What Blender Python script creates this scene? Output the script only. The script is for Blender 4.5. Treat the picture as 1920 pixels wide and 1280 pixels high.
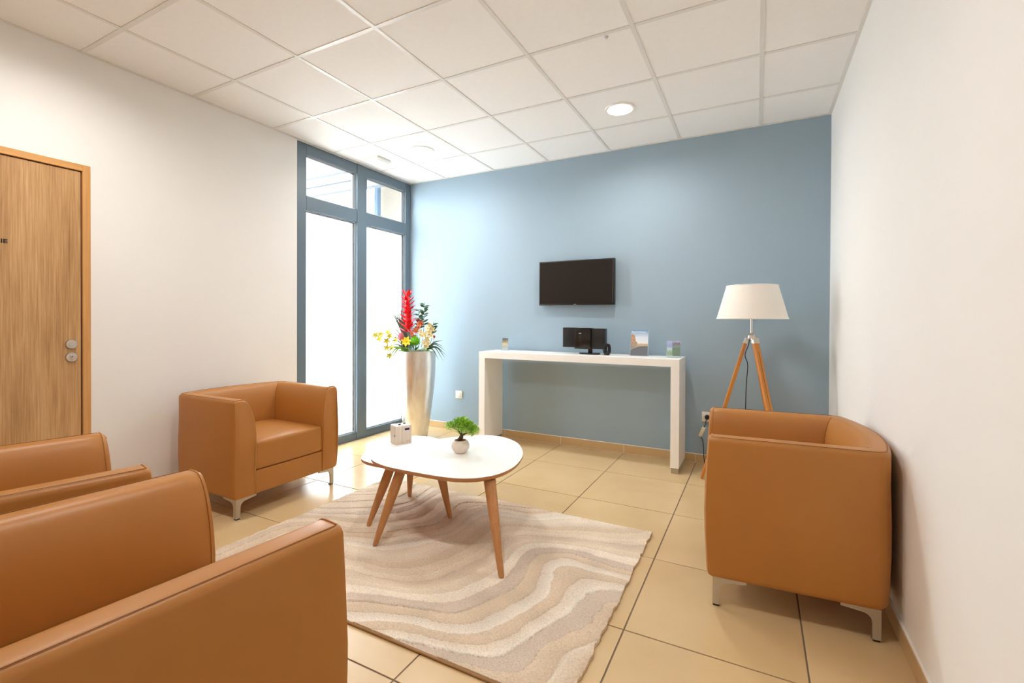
import bpy, bmesh, math, random
import numpy as np
from mathutils import Vector, Matrix, noise

for o in list(bpy.data.objects):
    bpy.data.objects.remove(o, do_unlink=True)
SC = bpy.context.scene
COL = SC.collection
random.seed(7)
PI = math.pi

# ------------------------------------------------------------------ camera
cam_d = bpy.data.cameras.new('camera')
cam = bpy.data.objects.new('camera', cam_d)
COL.objects.link(cam)
TH, PITCH, ROLL, F_PX, CY = 0.4815, -0.0077, 0.0043, 877.07, 607.98
fw = Vector((-math.sin(TH) * math.cos(PITCH), math.cos(TH) * math.cos(PITCH), math.sin(PITCH)))
rt = Vector((math.cos(TH), math.sin(TH), 0))
up = rt.cross(fw)
rt, up = rt * math.cos(ROLL) + up * math.sin(ROLL), up * math.cos(ROLL) - rt * math.sin(ROLL)
m = Matrix((rt, up, -fw)).transposed().to_4x4()
m.translation = (0, 0, 1.17)
cam.matrix_world = m
cam_d.sensor_width = 36.0
cam_d.lens = 36.0 * F_PX / 1920.0
cam_d.shift_y = (CY - 640.0) / 1920.0
cam_d.clip_start = 0.02
SC.camera = cam

# ------------------------------------------------------------------ world and exposure
w = bpy.data.worlds.new('sky')
SC.world = w
w.use_nodes = True
bgn = w.node_tree.nodes['Background']
bgn.inputs[0].default_value = (0.93, 0.965, 1.0, 1)
bgn.inputs[1].default_value = 7.5
SC.view_settings.view_transform = 'Standard'
SC.view_settings.look = 'None'
SC.view_settings.gamma = 1.0
SC.view_settings.use_curve_mapping = False
SC.view_settings.exposure = 0.85
LAMP_W = 8.0
cy = SC.cycles
cy.use_denoising = True
cy.max_bounces = 14
cy.diffuse_bounces = 8
cy.glossy_bounces = 4
cy.transmission_bounces = 10
cy.transparent_max_bounces = 12
cy.caustics_reflective = False
cy.caustics_refractive = False
cy.sample_clamp_indirect = 12.0
cy.filter_width = 1.2

# ------------------------------------------------------------------ room dimensions
XL, XR, YB, YK, HC = -3.458, 0.479, 4.150, -1.60, 2.70   # left, right, blue wall, wall behind camera, ceiling


# ------------------------------------------------------------------ helpers
def lin(r, g, b):
    f = lambda c: (c / 255 / 12.92) if c / 255 <= 0.04045 else ((c / 255 + 0.055) / 1.055) ** 2.4
    return (f(r), f(g), f(b), 1.0)


class NT:
    def __init__(s, name):
        s.m = bpy.data.materials.new(name)
        s.m.use_nodes = True
        s.t = s.m.node_tree
        s.b = s.t.nodes['Principled BSDF']
        s.out = s.t.nodes['Material Output']

    def n(s, typ, **kw):
        nd = s.t.nodes.new(typ)
        for k, v in kw.items():
            setattr(nd, k, v)
        return nd

    def l(s, a, b):
        s.t.links.new(a, b)

    def coords(s, scale=(1, 1, 1), kind='Object', rot=(0, 0, 0)):
        tc = s.n('ShaderNodeTexCoord')
        mp = s.n('ShaderNodeMapping')
        mp.inputs['Scale'].default_value = scale
        mp.inputs['Rotation'].default_value = rot
        s.l(tc.outputs[kind], mp.inputs[0])
        return mp.outputs[0]

    def noise(s, vec, scale, detail=4, rough=0.55, dist=0.0):
        nd = s.n('ShaderNodeTexNoise')
        nd.inputs['Scale'].default_value = scale
        nd.inputs['Detail'].default_value = detail
        nd.inputs['Roughness'].default_value = rough
        nd.inputs['Distortion'].default_value = dist
        s.l(vec, nd.inputs['Vector'])
        return nd.outputs['Fac']

    def ramp(s, fac, stops):
        r = s.n('ShaderNodeValToRGB')
        e = r.color_ramp.elements
        e[0].position, e[0].color = stops[0]
        e[1].position, e[1].color = stops[-1]
        for p, c in stops[1:-1]:
            x = e.new(p)
            x.color = c
        s.l(fac, r.inputs[0])
        return r.outputs[0]

    def bump(s, h, strength, dist=0.01):
        b = s.n('ShaderNodeBump')
        b.inputs['Strength'].default_value = strength
        b.inputs['Distance'].default_value = dist
        s.l(h, b.inputs['Height'])
        s.l(b.outputs[0], s.b.inputs['Normal'])


def simple(name, col, rough=0.5, metal=0.0, spec=0.5, var=0.0, vscale=6.0, bump=0.0, bscale=200.0, emit=None, estr=0.0, coat=0.0):
    s = NT(name)
    s.b.inputs['Base Color'].default_value = col
    s.b.inputs['Roughness'].default_value = rough
    s.b.inputs['Metallic'].default_value = metal
    s.b.inputs['Specular IOR Level'].default_value = spec
    s.b.inputs['Coat Weight'].default_value = coat
    v = s.coords()
    nz = s.noise(v, vscale)
    k = max(var, 0.015)
    c = np.array(col[:3])
    s.l(s.ramp(nz, [(0.25, (*np.clip(c * (1 - k), 0, 1), 1)), (0.75, (*np.clip(c * (1 + k), 0, 1), 1))]), s.b.inputs['Base Color'])
    if bump:
        s.bump(s.noise(v, bscale, 3), bump, 0.002)
    if emit:
        s.b.inputs['Emission Color'].default_value = emit
        s.b.inputs['Emission Strength'].default_value = estr
    return s.m


def wood(name, c1, c2, axis='z', freq=14.0, rough=0.45, contrast=(0.3, 0.7), rings=False):
    s = NT(name)
    sc = {'x': (0.6, freq, freq), 'y': (freq, 0.6, freq), 'z': (freq, freq, 0.6)}[axis]
    v = s.coords(sc)
    a = s.noise(v, 1.6, 6, 0.62, 0.6)
    v2 = s.coords(tuple(q * 5 for q in sc))
    b = s.noise(v2, 1.2, 3, 0.6)
    mx = s.n('ShaderNodeMix', data_type='FLOAT')
    mx.inputs[0].default_value = 0.35
    s.l(a, mx.inputs[2])
    s.l(b, mx.inputs[3])
    mid = tuple((p + q) / 2 for p, q in zip(c1, c2))
    s.l(s.ramp(mx.outputs[0], [(contrast[0], c1), (0.5, mid), (contrast[1], c2)]), s.b.inputs['Base Color'])
    s.b.inputs['Roughness'].default_value = rough
    s.bump(mx.outputs[0], 0.12, 0.002)
    return s.m


def finish(bm, name, mat, parent=None, smooth=35, loc=None):
    bmesh.ops.remove_doubles(bm, verts=bm.verts, dist=1e-5)
    bmesh.ops.recalc_face_normals(bm, faces=bm.faces)
    me = bpy.data.meshes.new(name)
    bm.to_mesh(me)
    bm.free()
    return link(me, name, mat, parent, smooth, loc)


def link(me, name, mat, parent=None, smooth=35, loc=None):
    if mat is not None and not me.materials:
        me.materials.append(mat)
    if smooth is not None and len(me.polygons):
        me.polygons.foreach_set('use_smooth', [True] * len(me.polygons))
        me.set_sharp_from_angle(angle=math.radians(smooth))
    o = bpy.data.objects.new(name, me)
    COL.objects.link(o)
    if parent is not None:
        o.parent = parent
    if loc is not None:
        o.location = loc
    return o


def tag(o, label=None, cat=None, group=None, kind=None):
    if label: o['label'] = label
    if cat: o['category'] = cat
    if group: o['group'] = group
    if kind: o['kind'] = kind
    return o


def thing(name, loc, label, cat, rz=0.0, group=None, kind=None):
    o = bpy.data.objects.new(name, None)
    o.empty_display_size = 0.05
    COL.objects.link(o)
    o.location = loc
    o.rotation_euler = (0, 0, rz)
    return tag(o, label, cat, group, kind)


def copy_tree(o, parent=None):
    c = o.copy()
    COL.objects.link(c)
    if parent is not None:
        c.parent = parent
    for ch in list(o.children):
        copy_tree(ch, c)
    return c


def abox(bm, x0, x1, y0, y1, z0, z1, bev=0.0, seg=2, mat4=None):
    g = bmesh.ops.create_cube(bm, size=1.0)
    vs = g['verts']
    bmesh.ops.scale(bm, vec=(x1 - x0, y1 - y0, z1 - z0), verts=vs)
    bmesh.ops.translate(bm, vec=((x0 + x1) / 2, (y0 + y1) / 2, (z0 + z1) / 2), verts=vs)
    if bev:
        es = list({e for v in vs for e in v.link_edges})
        r = bmesh.ops.bevel(bm, geom=es, offset=bev, segments=seg, profile=0.5, affect='EDGES')
        vs = list({v for f in r['faces'] for v in f.verts} | {v for v in vs if v.is_valid})
    if mat4 is not None:
        bmesh.ops.transform(bm, matrix=mat4, verts=vs)
    return vs


def box(name, b, mat, parent=None, bev=0.0, seg=2, smooth=35):
    bm = bmesh.new()
    abox(bm, *b, bev=bev, seg=seg)
    return finish(bm, name, mat, parent, smooth)


def aprism(bm, pts, z0, z1, mat4=None):
    a = [bm.verts.new((x, y, z0)) for x, y in pts]
    b = [bm.verts.new((x, y, z1)) for x, y in pts]
    n = len(pts)
    bm.faces.new(a[::-1])
    bm.faces.new(b)
    for i in range(n):
        bm.faces.new((a[i], a[(i + 1) % n], b[(i + 1) % n], b[i]))
    if mat4 is not None:
        bmesh.ops.transform(bm, matrix=mat4, verts=a + b)


def alathe(bm, prof, seg=40, c=(0, 0, 0), mat4=None):
    rings = []
    allv = []
    for r, z in prof:
        if r < 1e-6:
            v = bm.verts.new((c[0], c[1], c[2] + z))
            rings.append([v])
            allv.append(v)
        else:
            ring = [bm.verts.new((c[0] + r * math.cos(2 * PI * k / seg), c[1] + r * math.sin(2 * PI * k / seg), c[2] + z)) for k in range(seg)]
            rings.append(ring)
            allv += ring
    for a, b in zip(rings, rings[1:]):
        if len(a) == 1 and len(b) == 1:
            continue
        for k in range(seg):
            k2 = (k + 1) % seg
            if len(a) == 1:
                bm.faces.new((a[0], b[k], b[k2]))
            elif len(b) == 1:
                bm.faces.new((a[k], a[k2], b[0]))
            else:
                bm.faces.new((a[k], a[k2], b[k2], b[k]))
    if mat4 is not None:
        bmesh.ops.transform(bm, matrix=mat4, verts=allv)


def atube(bm, pts, rad, seg=8, cap=True):
    pts = [Vector(p) for p in pts]
    n = len(pts)
    if not isinstance(rad, (list, tuple)):
        rad = [rad] * n
    tang = []
    for i in range(n):
        t = pts[min(i + 1, n - 1)] - pts[max(i - 1, 0)]
        tang.append(t.normalized())
    ref = Vector((0, 0, 1)) if abs(tang[0].z) < 0.9 else Vector((1, 0, 0))
    nrm = (ref - tang[0] * ref.dot(tang[0])).normalized()
    rings = []
    for i in range(n):
        nrm = (nrm - tang[i] * nrm.dot(tang[i])).normalized()
        bi = tang[i].cross(nrm)
        rings.append([bm.verts.new(pts[i] + (nrm * math.cos(2 * PI * k / seg) + bi * math.sin(2 * PI * k / seg)) * rad[i]) for k in range(seg)])
    for a, b in zip(rings, rings[1:]):
        for k in range(seg):
            bm.faces.new((a[k], a[(k + 1) % seg], b[(k + 1) % seg], b[k]))
    if cap:
        bm.faces.new(rings[0][::-1])
        bm.faces.new(rings[-1])


def smoothpath(pts, n=8):
    """Catmull-Rom through pts"""
    P = [Vector(p) for p in pts]
    P = [P[0] * 2 - P[1]] + P + [P[-1] * 2 - P[-2]]
    out = []
    for i in range(1, len(P) - 2):
        for k in range(n):
            t = k / n
            a, b, c, d = P[i - 1:i + 3]
            out.append(0.5 * ((2 * b) + (c - a) * t + (2 * a - 5 * b + 4 * c - d) * t * t + (3 * b - a - 3 * c + d) * t ** 3))
    out.append(P[-2])
    return out


def tube(name, pts, rad, mat, parent=None, seg=8):
    bm = bmesh.new()
    atube(bm, pts, rad, seg)
    return finish(bm, name, mat, parent, 60)


def lathe(name, prof, mat, parent=None, seg=40, c=(0, 0, 0), smooth=35):
    bm = bmesh.new()
    alathe(bm, prof, seg, c)
    return finish(bm, name, mat, parent, smooth)


def text_mesh(name, body, size, mat, parent, mat4, depth=0.0004, align='LEFT', bold=0.0):
    cu = bpy.data.curves.new(name, 'FONT')
    cu.body = body
    cu.size = size
    cu.extrude = depth
    cu.align_x = align
    cu.offset = bold
    o = bpy.data.objects.new(name + '_tmp', cu)
    COL.objects.link(o)
    dg = bpy.context.evaluated_depsgraph_get()
    me = bpy.data.meshes.new_from_object(o.evaluated_get(dg))
    bpy.data.objects.remove(o, do_unlink=True)
    me.transform(mat4)
    me.name = name
    me.materials.clear()
    return link(me, name, mat, parent, None)


# ------------------------------------------------------------------ materials
M = {}
M['white_wall'] = simple('white_wall_paint', lin(240, 239, 237), 0.75, var=0.012, vscale=1.5, bump=0.05, bscale=260)
M['blue_wall'] = simple('blue_wall_paint', lin(150, 171, 186), 0.62, var=0.015, vscale=1.5, bump=0.05, bscale=260)
M['ceiling_tile'] = simple('ceiling_tile_white', lin(240, 238, 236), 0.85, var=0.012, vscale=30, bump=0.1, bscale=500)
M['t_bar'] = simple('ceiling_grid_white', lin(224, 221, 217), 0.32, spec=0.5)
M['plenum'] = simple('plenum_white', lin(220, 216, 210), 0.9)
M['grout'] = simple('grout_brown_grey', lin(128, 112, 96), 0.9, var=0.06)
M['white_laminate'] = simple('white_laminate', lin(243, 242, 240), 0.35)
M['white_matte'] = simple('white_plastic', lin(238, 236, 230), 0.4)
M['cream_plastic'] = simple('cream_plastic', lin(226, 218, 190), 0.45)
M['black'] = simple('black_plastic', lin(22, 20, 20), 0.4)
M['black_gloss'] = simple('black_gloss', lin(26, 21, 19), 0.18)
M['screen'] = simple('tv_screen', lin(22, 17, 15), 0.25)
M['dark_grey'] = simple('dark_grey_plastic', lin(60, 56, 56), 0.5)
M['steel'] = simple('satin_steel', lin(205, 200, 192), 0.32, metal=1.0)
M['alu'] = simple('cast_aluminium', lin(196, 192, 186), 0.36, metal=0.9)
M['chrome'] = simple('chrome', lin(215, 213, 210), 0.14, metal=1.0)
M['frame'] = simple('window_frame_blue_grey', lin(100, 117, 130), 0.42)
M['gasket'] = simple('black_gasket', lin(40, 42, 44), 0.6)
M['bead'] = simple('light_glazing_bead', lin(200, 206, 210), 0.4)
M['plinth'] = simple('brushed_plinth', lin(178, 168, 152), 0.4, metal=0.5)
M['seam'] = simple('seam_dark_tan', lin(132, 82, 40), 0.7)
M['cord'] = simple('black_cord', lin(28, 27, 28), 0.5)
M['socket_white'] = simple('socket_white', lin(236, 230, 220), 0.35)


def oak():
    s = NT('oak_laminate')
    a = s.noise(s.coords((1, 5.0, 0.35)), 1.5, 5, 0.6, 1.2)
    wv = s.n('ShaderNodeMath', operation='MULTIPLY')
    s.l(a, wv.inputs[0])
    wv.inputs[1].default_value = 26.0
    sn = s.n('ShaderNodeMath', operation='SINE')
    s.l(wv.outputs[0], sn.inputs[0])
    fine = s.noise(s.coords((1, 90.0, 2.2)), 1.6, 4, 0.65)
    tone = s.noise(s.coords((1, 7.0, 0.8)), 1.3, 3, 0.5)
    m1 = s.n('ShaderNodeMath', operation='MULTIPLY_ADD')
    s.l(sn.outputs[0], m1.inputs[0])
    m1.inputs[1].default_value = 0.045
    s.l(fine, m1.inputs[2])
    m2 = s.n('ShaderNodeMix', data_type='FLOAT')
    m2.inputs[0].default_value = 0.45
    s.l(m1.outputs[0], m2.inputs[2])
    s.l(tone, m2.inputs[3])
    s.l(s.ramp(m2.outputs[0], [(0.34, lin(156, 114, 68)), (0.5, lin(190, 148, 98)), (0.64, lin(210, 172, 124))]), s.b.inputs['Base Color'])
    s.b.inputs['Roughness'].default_value = 0.5
    s.bump(fine, 0.1, 0.001)
    return s.m


M['oak'] = oak()
M['pine'] = wood('pine_trim', lin(196, 138, 74), lin(222, 170, 106), 'z', 16.0, 0.45)
M['pine_y'] = wood('pine_trim_header', lin(196, 138, 74), lin(222, 170, 106), 'y', 16.0, 0.45)
M['beech'] = wood('beech_leg', lin(172, 116, 68), lin(198, 142, 90), 'z', 22.0, 0.4)
M['edge_wood'] = simple('table_edge_wood', lin(184, 130, 84), 0.45, var=0.08, vscale=12)
M['lamp_wood'] = wood('lamp_bamboo', lin(186, 112, 36), lin(214, 146, 64), 'z', 26.0, 0.35)
M['box_wood'] = wood('pale_washed_wood', lin(206, 190, 172), lin(236, 226, 214), 'z', 30.0, 0.5)


def leather():
    s = NT('tan_leather')
    v = s.coords()
    nz = s.noise(v, 3.0)
    s.l(s.ramp(nz, [(0.2, lin(172, 113, 50)), (0.8, lin(181, 122, 58))]), s.b.inputs['Base Color'])
    s.b.inputs['Roughness'].default_value = 0.42
    s.b.inputs['Specular IOR Level'].default_value = 0.45
    s.bump(s.noise(v, 420, 2), 0.08, 0.001)
    return s.m


M['leather'] = leather()


def tile_mat():
    s = NT('beige_floor_tile')
    v = s.coords(kind='Object')
    oi = s.n('ShaderNodeObjectInfo')
    ad = s.n('ShaderNodeVectorMath', operation='ADD')
    sc = s.n('ShaderNodeVectorMath', operation='SCALE')
    s.l(oi.outputs['Location'], sc.inputs[0])
    sc.inputs['Scale'].default_value = 3.7
    s.l(v, ad.inputs[0])
    s.l(sc.outputs[0], ad.inputs[1])
    nz = s.noise(ad.outputs[0], 2.6, 3, 0.5, 0.0)
    s.l(s.ramp(nz, [(0.25, lin(206, 177, 130)), (0.75, lin(217, 189, 144))]), s.b.inputs['Base Color'])
    rr = s.noise(ad.outputs[0], 9.0, 3)
    mr = s.n('ShaderNodeMapRange')
    mr.inputs['To Min'].default_value = 0.22
    mr.inputs['To Max'].default_value = 0.25
    s.l(rr, mr.inputs[0])
    s.l(mr.outputs[0], s.b.inputs['Roughness'])
    s.b.inputs['Specular IOR Level'].default_value = 0.5
    return s.m


M['tile'] = tile_mat()
M['skirting'] = simple('beige_skirting_tile', lin(200, 168, 122), 0.35, var=0.05, vscale=5)


def glass_mat(name, tint=(1, 1, 1, 1)):
    s = NT(name)
    tr = s.n('ShaderNodeBsdfTransparent')
    tr.inputs[0].default_value = tint
    gl = s.n('ShaderNodeBsdfGlossy')
    gl.inputs['Roughness'].default_value = 0.02
    mx = s.n('ShaderNodeMixShader')
    mx.inputs[0].default_value = 0.05
    s.l(tr.outputs[0], mx.inputs[1])
    s.l(gl.outputs[0], mx.inputs[2])
    s.l(mx.outputs[0], s.out.inputs[0])
    return s.m


M['glass'] = glass_mat('clear_glass', (0.96, 0.98, 0.98, 1))


def acrylic():
    s = NT('clear_acrylic')
    tr = s.n('ShaderNodeBsdfTransparent')
    tr.inputs[0].default_value = (0.94, 0.97, 0.98, 1)
    d = s.n('ShaderNodeBsdfPrincipled')
    d.inputs['Base Color'].default_value = (0.9, 0.94, 0.95, 1)
    d.inputs['Roughness'].default_value = 0.1
    mx = s.n('ShaderNodeMixShader')
    mx.inputs[0].default_value = 0.08
    s.l(tr.outputs[0], mx.inputs[1])
    s.l(d.outputs[0], mx.inputs[2])
    s.l(mx.outputs[0], s.out.inputs[0])
    return s.m


M['acrylic'] = acrylic()


def frosted():
    s = NT('frosted_glass')
    t = s.n('ShaderNodeBsdfTranslucent')
    t.inputs[0].default_value = (0.93, 0.96, 0.97, 1)
    gl = s.n('ShaderNodeBsdfGlossy')
    gl.inputs['Roughness'].default_value = 0.25
    mx = s.n('ShaderNodeMixShader')
    mx.inputs[0].default_value = 0.04
    s.l(t.outputs[0], mx.inputs[1])
    s.l(gl.outputs[0], mx.inputs[2])
    s.l(mx.outputs[0], s.out.inputs[0])
    return s.m


M['frosted'] = frosted()


def shade_mat():
    s = NT('lamp_shade_cotton')
    d = s.n('ShaderNodeBsdfDiffuse')
    t = s.n('ShaderNodeBsdfTranslucent')
    v = s.coords((1, 1, 1))
    nz = s.noise(v, 300, 2)
    c = s.ramp(nz, [(0.3, lin(246, 241, 233)), (0.7, lin(252, 248, 242))])
    s.l(c, d.inputs[0])
    s.l(c, t.inputs[0])
    mx = s.n('ShaderNodeMixShader')
    mx.inputs[0].default_value = 0.22
    s.l(d.outputs[0], mx.inputs[1])
    s.l(t.outputs[0], mx.inputs[2])
    s.l(mx.outputs[0], s.out.inputs[0])
    return s.m


M['shade'] = shade_mat()


def vase_mat():
    s = NT('silver_leaf')
    v = s.coords((1, 1, 0.35))
    nz = s.noise(v, 16, 5, 0.6)
    s.l(s.ramp(nz, [(0.3, lin(222, 219, 214)), (0.7, lin(244, 242, 238))]), s.b.inputs['Base Color'])
    s.b.inputs['Metallic'].default_value = 1.0
    s.b.inputs['Roughness'].default_value = 0.33
    v2 = s.coords((1, 1, 0.12))
    s.bump(s.noise(v2, 60, 4), 0.10, 0.004)
    return s.m


M['vase'] = vase_mat()

# ================================================================== STRUCTURE
# ---- floor: slab with grout, tiles as pieces
floor = box('floor', (XL, XR, YK, YB, -0.12, -0.003), M['grout'])
tag(floor, 'beige square ceramic tiled floor with thin brown grout lines', 'floor', kind='structure')
FX, FY, T = -0.4378, 3.5649, 0.6
GW = 0.0029


def cuts(a, b, origin, step):
    k0 = math.ceil((a - origin) / step + 1e-6)
    r = [a]
    x = origin + k0 * step
    while x < b - 1e-6:
        r.append(x)
        x += step
    return r + [b]


tile_meshes = {}


def tile_piece(w_, d_, name, mat, zt, thick, bev, cache):
    key = (round(w_, 4), round(d_, 4))
    if key not in cache:
        bm = bmesh.new()
        abox(bm, -w_ / 2, w_ / 2, -d_ / 2, d_ / 2, -thick, 0, bev, 1)
        bmesh.ops.recalc_face_normals(bm, faces=bm.faces)
        me = bpy.data.meshes.new(name)
        bm.to_mesh(me)
        bm.free()
        me.materials.append(mat)
        cache[key] = me
    return cache[key]


xs = cuts(XL, XR, FX, T)
ys = cuts(YK, YB, FY, T)
for i in range(len(xs) - 1):
    for j in range(len(ys) - 1):
        w_, d_ = xs[i + 1] - xs[i] - 2 * GW, ys[j + 1] - ys[j] - 2 * GW
        if w_ < 0.01 or d_ < 0.01:
            continue
        o = bpy.data.objects.new('floor_tile', tile_piece(w_, d_, 'floor_tile', M['tile'], 0, 0.009, 0.0008, tile_meshes))
        COL.objects.link(o)
        o.parent = floor
        o.location = ((xs[i] + xs[i + 1]) / 2, (ys[j] + ys[j + 1]) / 2, 0.0)

# ---- ceiling: slab, lay-in tiles, T bars
ceil_o = box('ceiling', (XL, XR, YK, YB, HC + 0.03, HC + 0.15), M['plenum'])
tag(ceil_o, 'white suspended ceiling of square lay-in tiles in a white grid', 'ceiling', kind='structure')
CX0, CY0 = 0.0172, 3.6465
xs = cuts(XL, XR, CX0, T)
ys = cuts(YK, YB, CY0, T)
BAR = 0.024
ct_meshes = {}
LIGHTS = [(-0.886, 3.363), (-2.682, 3.363), (-0.886, 0.963), (-2.682, 0.963)]
HOLE_R = 0.094
for i in range(len(xs) - 1):
    for j in range(len(ys) - 1):
        x0, x1, y0, y1 = xs[i], xs[i + 1], ys[j], ys[j + 1]
        if x1 - x0 < 0.03 or y1 - y0 < 0.03:
            continue
        hole = [l for l in LIGHTS if x0 < l[0] < x1 and y0 < l[1] < y1]
        cx, cyy = (x0 + x1) / 2, (y0 + y1) / 2
        if hole:
            hx, hy = hole[0][0] - cx, hole[0][1] - cyy
            bm = bmesh.new()
            n = 32
            inner, outer = [], []
            for k in range(n):
                a = 2 * PI * (k + 0.5) / n
                inner.append((hx + HOLE_R * math.cos(a), hy + HOLE_R * math.sin(a)))
                # project onto rectangle from hole centre
                dx, dy = math.cos(a), math.sin(a)
                tx = ((x1 - cx) - hx) / dx if dx > 0 else ((x0 - cx) - hx) / dx
                ty = ((y1 - cyy) - hy) / dy if dy > 0 else ((y0 - cyy) - hy) / dy
                t = min(tx, ty)
                outer.append((hx + t * dx, hy + t * dy))
            vi = [bm.verts.new((x, y, 0)) for x, y in inner]
            vo = [bm.verts.new((x, y, 0)) for x, y in outer]
            vi2 = [bm.verts.new((x, y, 0.015)) for x, y in inner]
            vo2 = [bm.verts.new((x, y, 0.015)) for x, y in outer]
            for k in range(n):
                q = (k + 1) % n
                bm.faces.new((vi[k], vi[q], vo[q], vo[k]))
                bm.faces.new((vi2[k], vo2[k], vo2[q], vi2[q]))
                bm.faces.new((vi[k], vi2[k], vi2[q], vi[q]))
                bm.faces.new((vo[k], vo[q], vo2[q], vo2[k]))
            # fill the corners missed by the radial fan
            crn = [(x0 - cx, y0 - cyy), (x1 - cx, y0 - cyy), (x1 - cx, y1 - cyy), (x0 - cx, y1 - cyy)]
            for c in crn:
                ang = math.atan2(c[1] - hy, c[0] - hx) % (2 * PI)
                k = int((ang / (2 * PI) * n - 0.5) // 1) % n
                cv = bm.verts.new((c[0], c[1], 0))
                try:
                    bm.faces.new((vo[k], vo[(k + 1) % n], cv))
                except ValueError:
                    pass
            o = finish(bm, 'ceiling_tile', M['ceiling_tile'], ceil_o, None)
        else:
            key = (round(x1 - x0, 4), round(y1 - y0, 4))
            if key not in ct_meshes:
                bm = bmesh.new()
                abox(bm, -key[0] / 2, key[0] / 2, -key[1] / 2, key[1] / 2, 0, 0.015)
                me = bpy.data.meshes.new('ceiling_tile')
                bm.to_mesh(me)
                bm.free()
                me.materials.append(M['ceiling_tile'])
                ct_meshes[key] = me
            o = bpy.data.objects.new('ceiling_tile', ct_meshes[key])
            COL.objects.link(o)
            o.parent = ceil_o
        o.location = (cx, cyy, HC + 0.004)
for x in xs[1:-1]:
    box('ceiling_main_runner', (x - BAR / 2, x + BAR / 2, YK, YB, HC, HC + 0.006), M['t_bar'], ceil_o, 0.0012, 1)
for y in ys[1:-1]:
    for i in range(len(xs) - 1):
        box('ceiling_cross_tee', (xs[i] + (BAR / 2 if i else 0), xs[i + 1] - (BAR / 2 if i < len(xs) - 2 else 0), y - BAR / 2, y + BAR / 2, HC + 0.0006, HC + 0.0062), M['t_bar'], ceil_o)
for b in [(XL, XL + 0.020, YK, YB), (XR - 0.020, XR, YK, YB)]:
    box('ceiling_edge_angle', (b[0], b[1], b[2], b[3], HC - 0.0006, HC + 0.0058), M['t_bar'], ceil_o)
for b in [(XL + 0.02, XR - 0.02, YB - 0.020, YB), (XL + 0.02, XR - 0.02, YK, YK + 0.020)]:
    box('ceiling_edge_angle', (b[0], b[1], b[2], b[3], HC - 0.0006, HC + 0.0058), M['t_bar'], ceil_o)

# ---- walls
WT = 0.16
o = box('wall_right', (XR, XR + WT, YK - WT, YB + WT, -0.12, HC + 0.15), M['white_wall'])
tag(o, 'white painted wall along the right behind the armchair', 'wall', kind='structure')
o = box('wall_back', (XL - WT, XR, YB, YB + WT, -0.12, HC + 0.15), M['blue_wall'])
tag(o, 'grey blue painted accent wall carrying the television', 'wall', kind='structure')
o = box('wall_front', (XL - WT, XR, YK - WT, YK, -0.12, HC + 0.15), M['white_wall'])
tag(o, 'white wall behind the viewpoint', 'wall', kind='structure')
DY0, DY1, DZ = 0.300, 1.283, 2.057        # door frame outer
WY0 = 2.675                               # window start
bm = bmesh.new()
abox(bm, XL - WT, XL, YK, DY0, -0.12, HC + 0.15)
abox(bm, XL - WT, XL, DY0, DY1, DZ, HC + 0.15)
abox(bm, XL - WT, XL, DY1, WY0, -0.12, HC + 0.15)
abox(bm, XL - WT, XL, WY0, YB, HC - 0.004, HC + 0.15)
abox(bm, XL - WT, XL, WY0, YB, -0.12, -0.003)
wl = finish(bm, 'wall_left', M['white_wall'], None, None)
tag(wl, 'cream white wall on the left between the oak door and the window', 'wall', kind='structure')


# ---- skirting tiles
def skirting(name, label, along, a, b, fixed, sgn, origin):
    r = thing(name, (0, 0, 0), label, 'baseboard', kind='structure')
    cs = cuts(a, b, origin, T)
    for p, q in zip(cs, cs[1:]):
        if q - p < 0.02:
            continue
        lo, hi = sorted((fixed, fixed + sgn * 0.009))
        if along == 'x':
            box('skirting_tile', (p + 0.0018, q - 0.0018, lo, hi, 0.002, 0.072), M['skirting'], r, 0.0012, 1)
        else:
            box('skirting_tile', (lo, hi, p + 0.0018, q - 0.0018, 0.002, 0.072), M['skirting'], r, 0.0012, 1)
    lo, hi = sorted((fixed, fixed + sgn * 0.0075))
    if along == 'x':
        box('sealant_bead', (a, b, lo, hi, 0.0, 0.0765), M['white_matte'], r)
    else:
        box('sealant_bead', (lo, hi, a, b, 0.0, 0.0765), M['white_matte'], r)
    return r


skirting('baseboard_back', 'beige tile skirting along the foot of the blue wall', 'x', XL + 0.02, XR - 0.009, YB, -1, FX)
skirting('baseboard_right', 'beige tile skirting along the foot of the right white wall', 'y', YK, YB, XR, -1, FY)
skirting('baseboard_left', 'beige tile skirting between the door and the window', 'y', DY1, WY0, XL, 1, FY)

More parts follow.
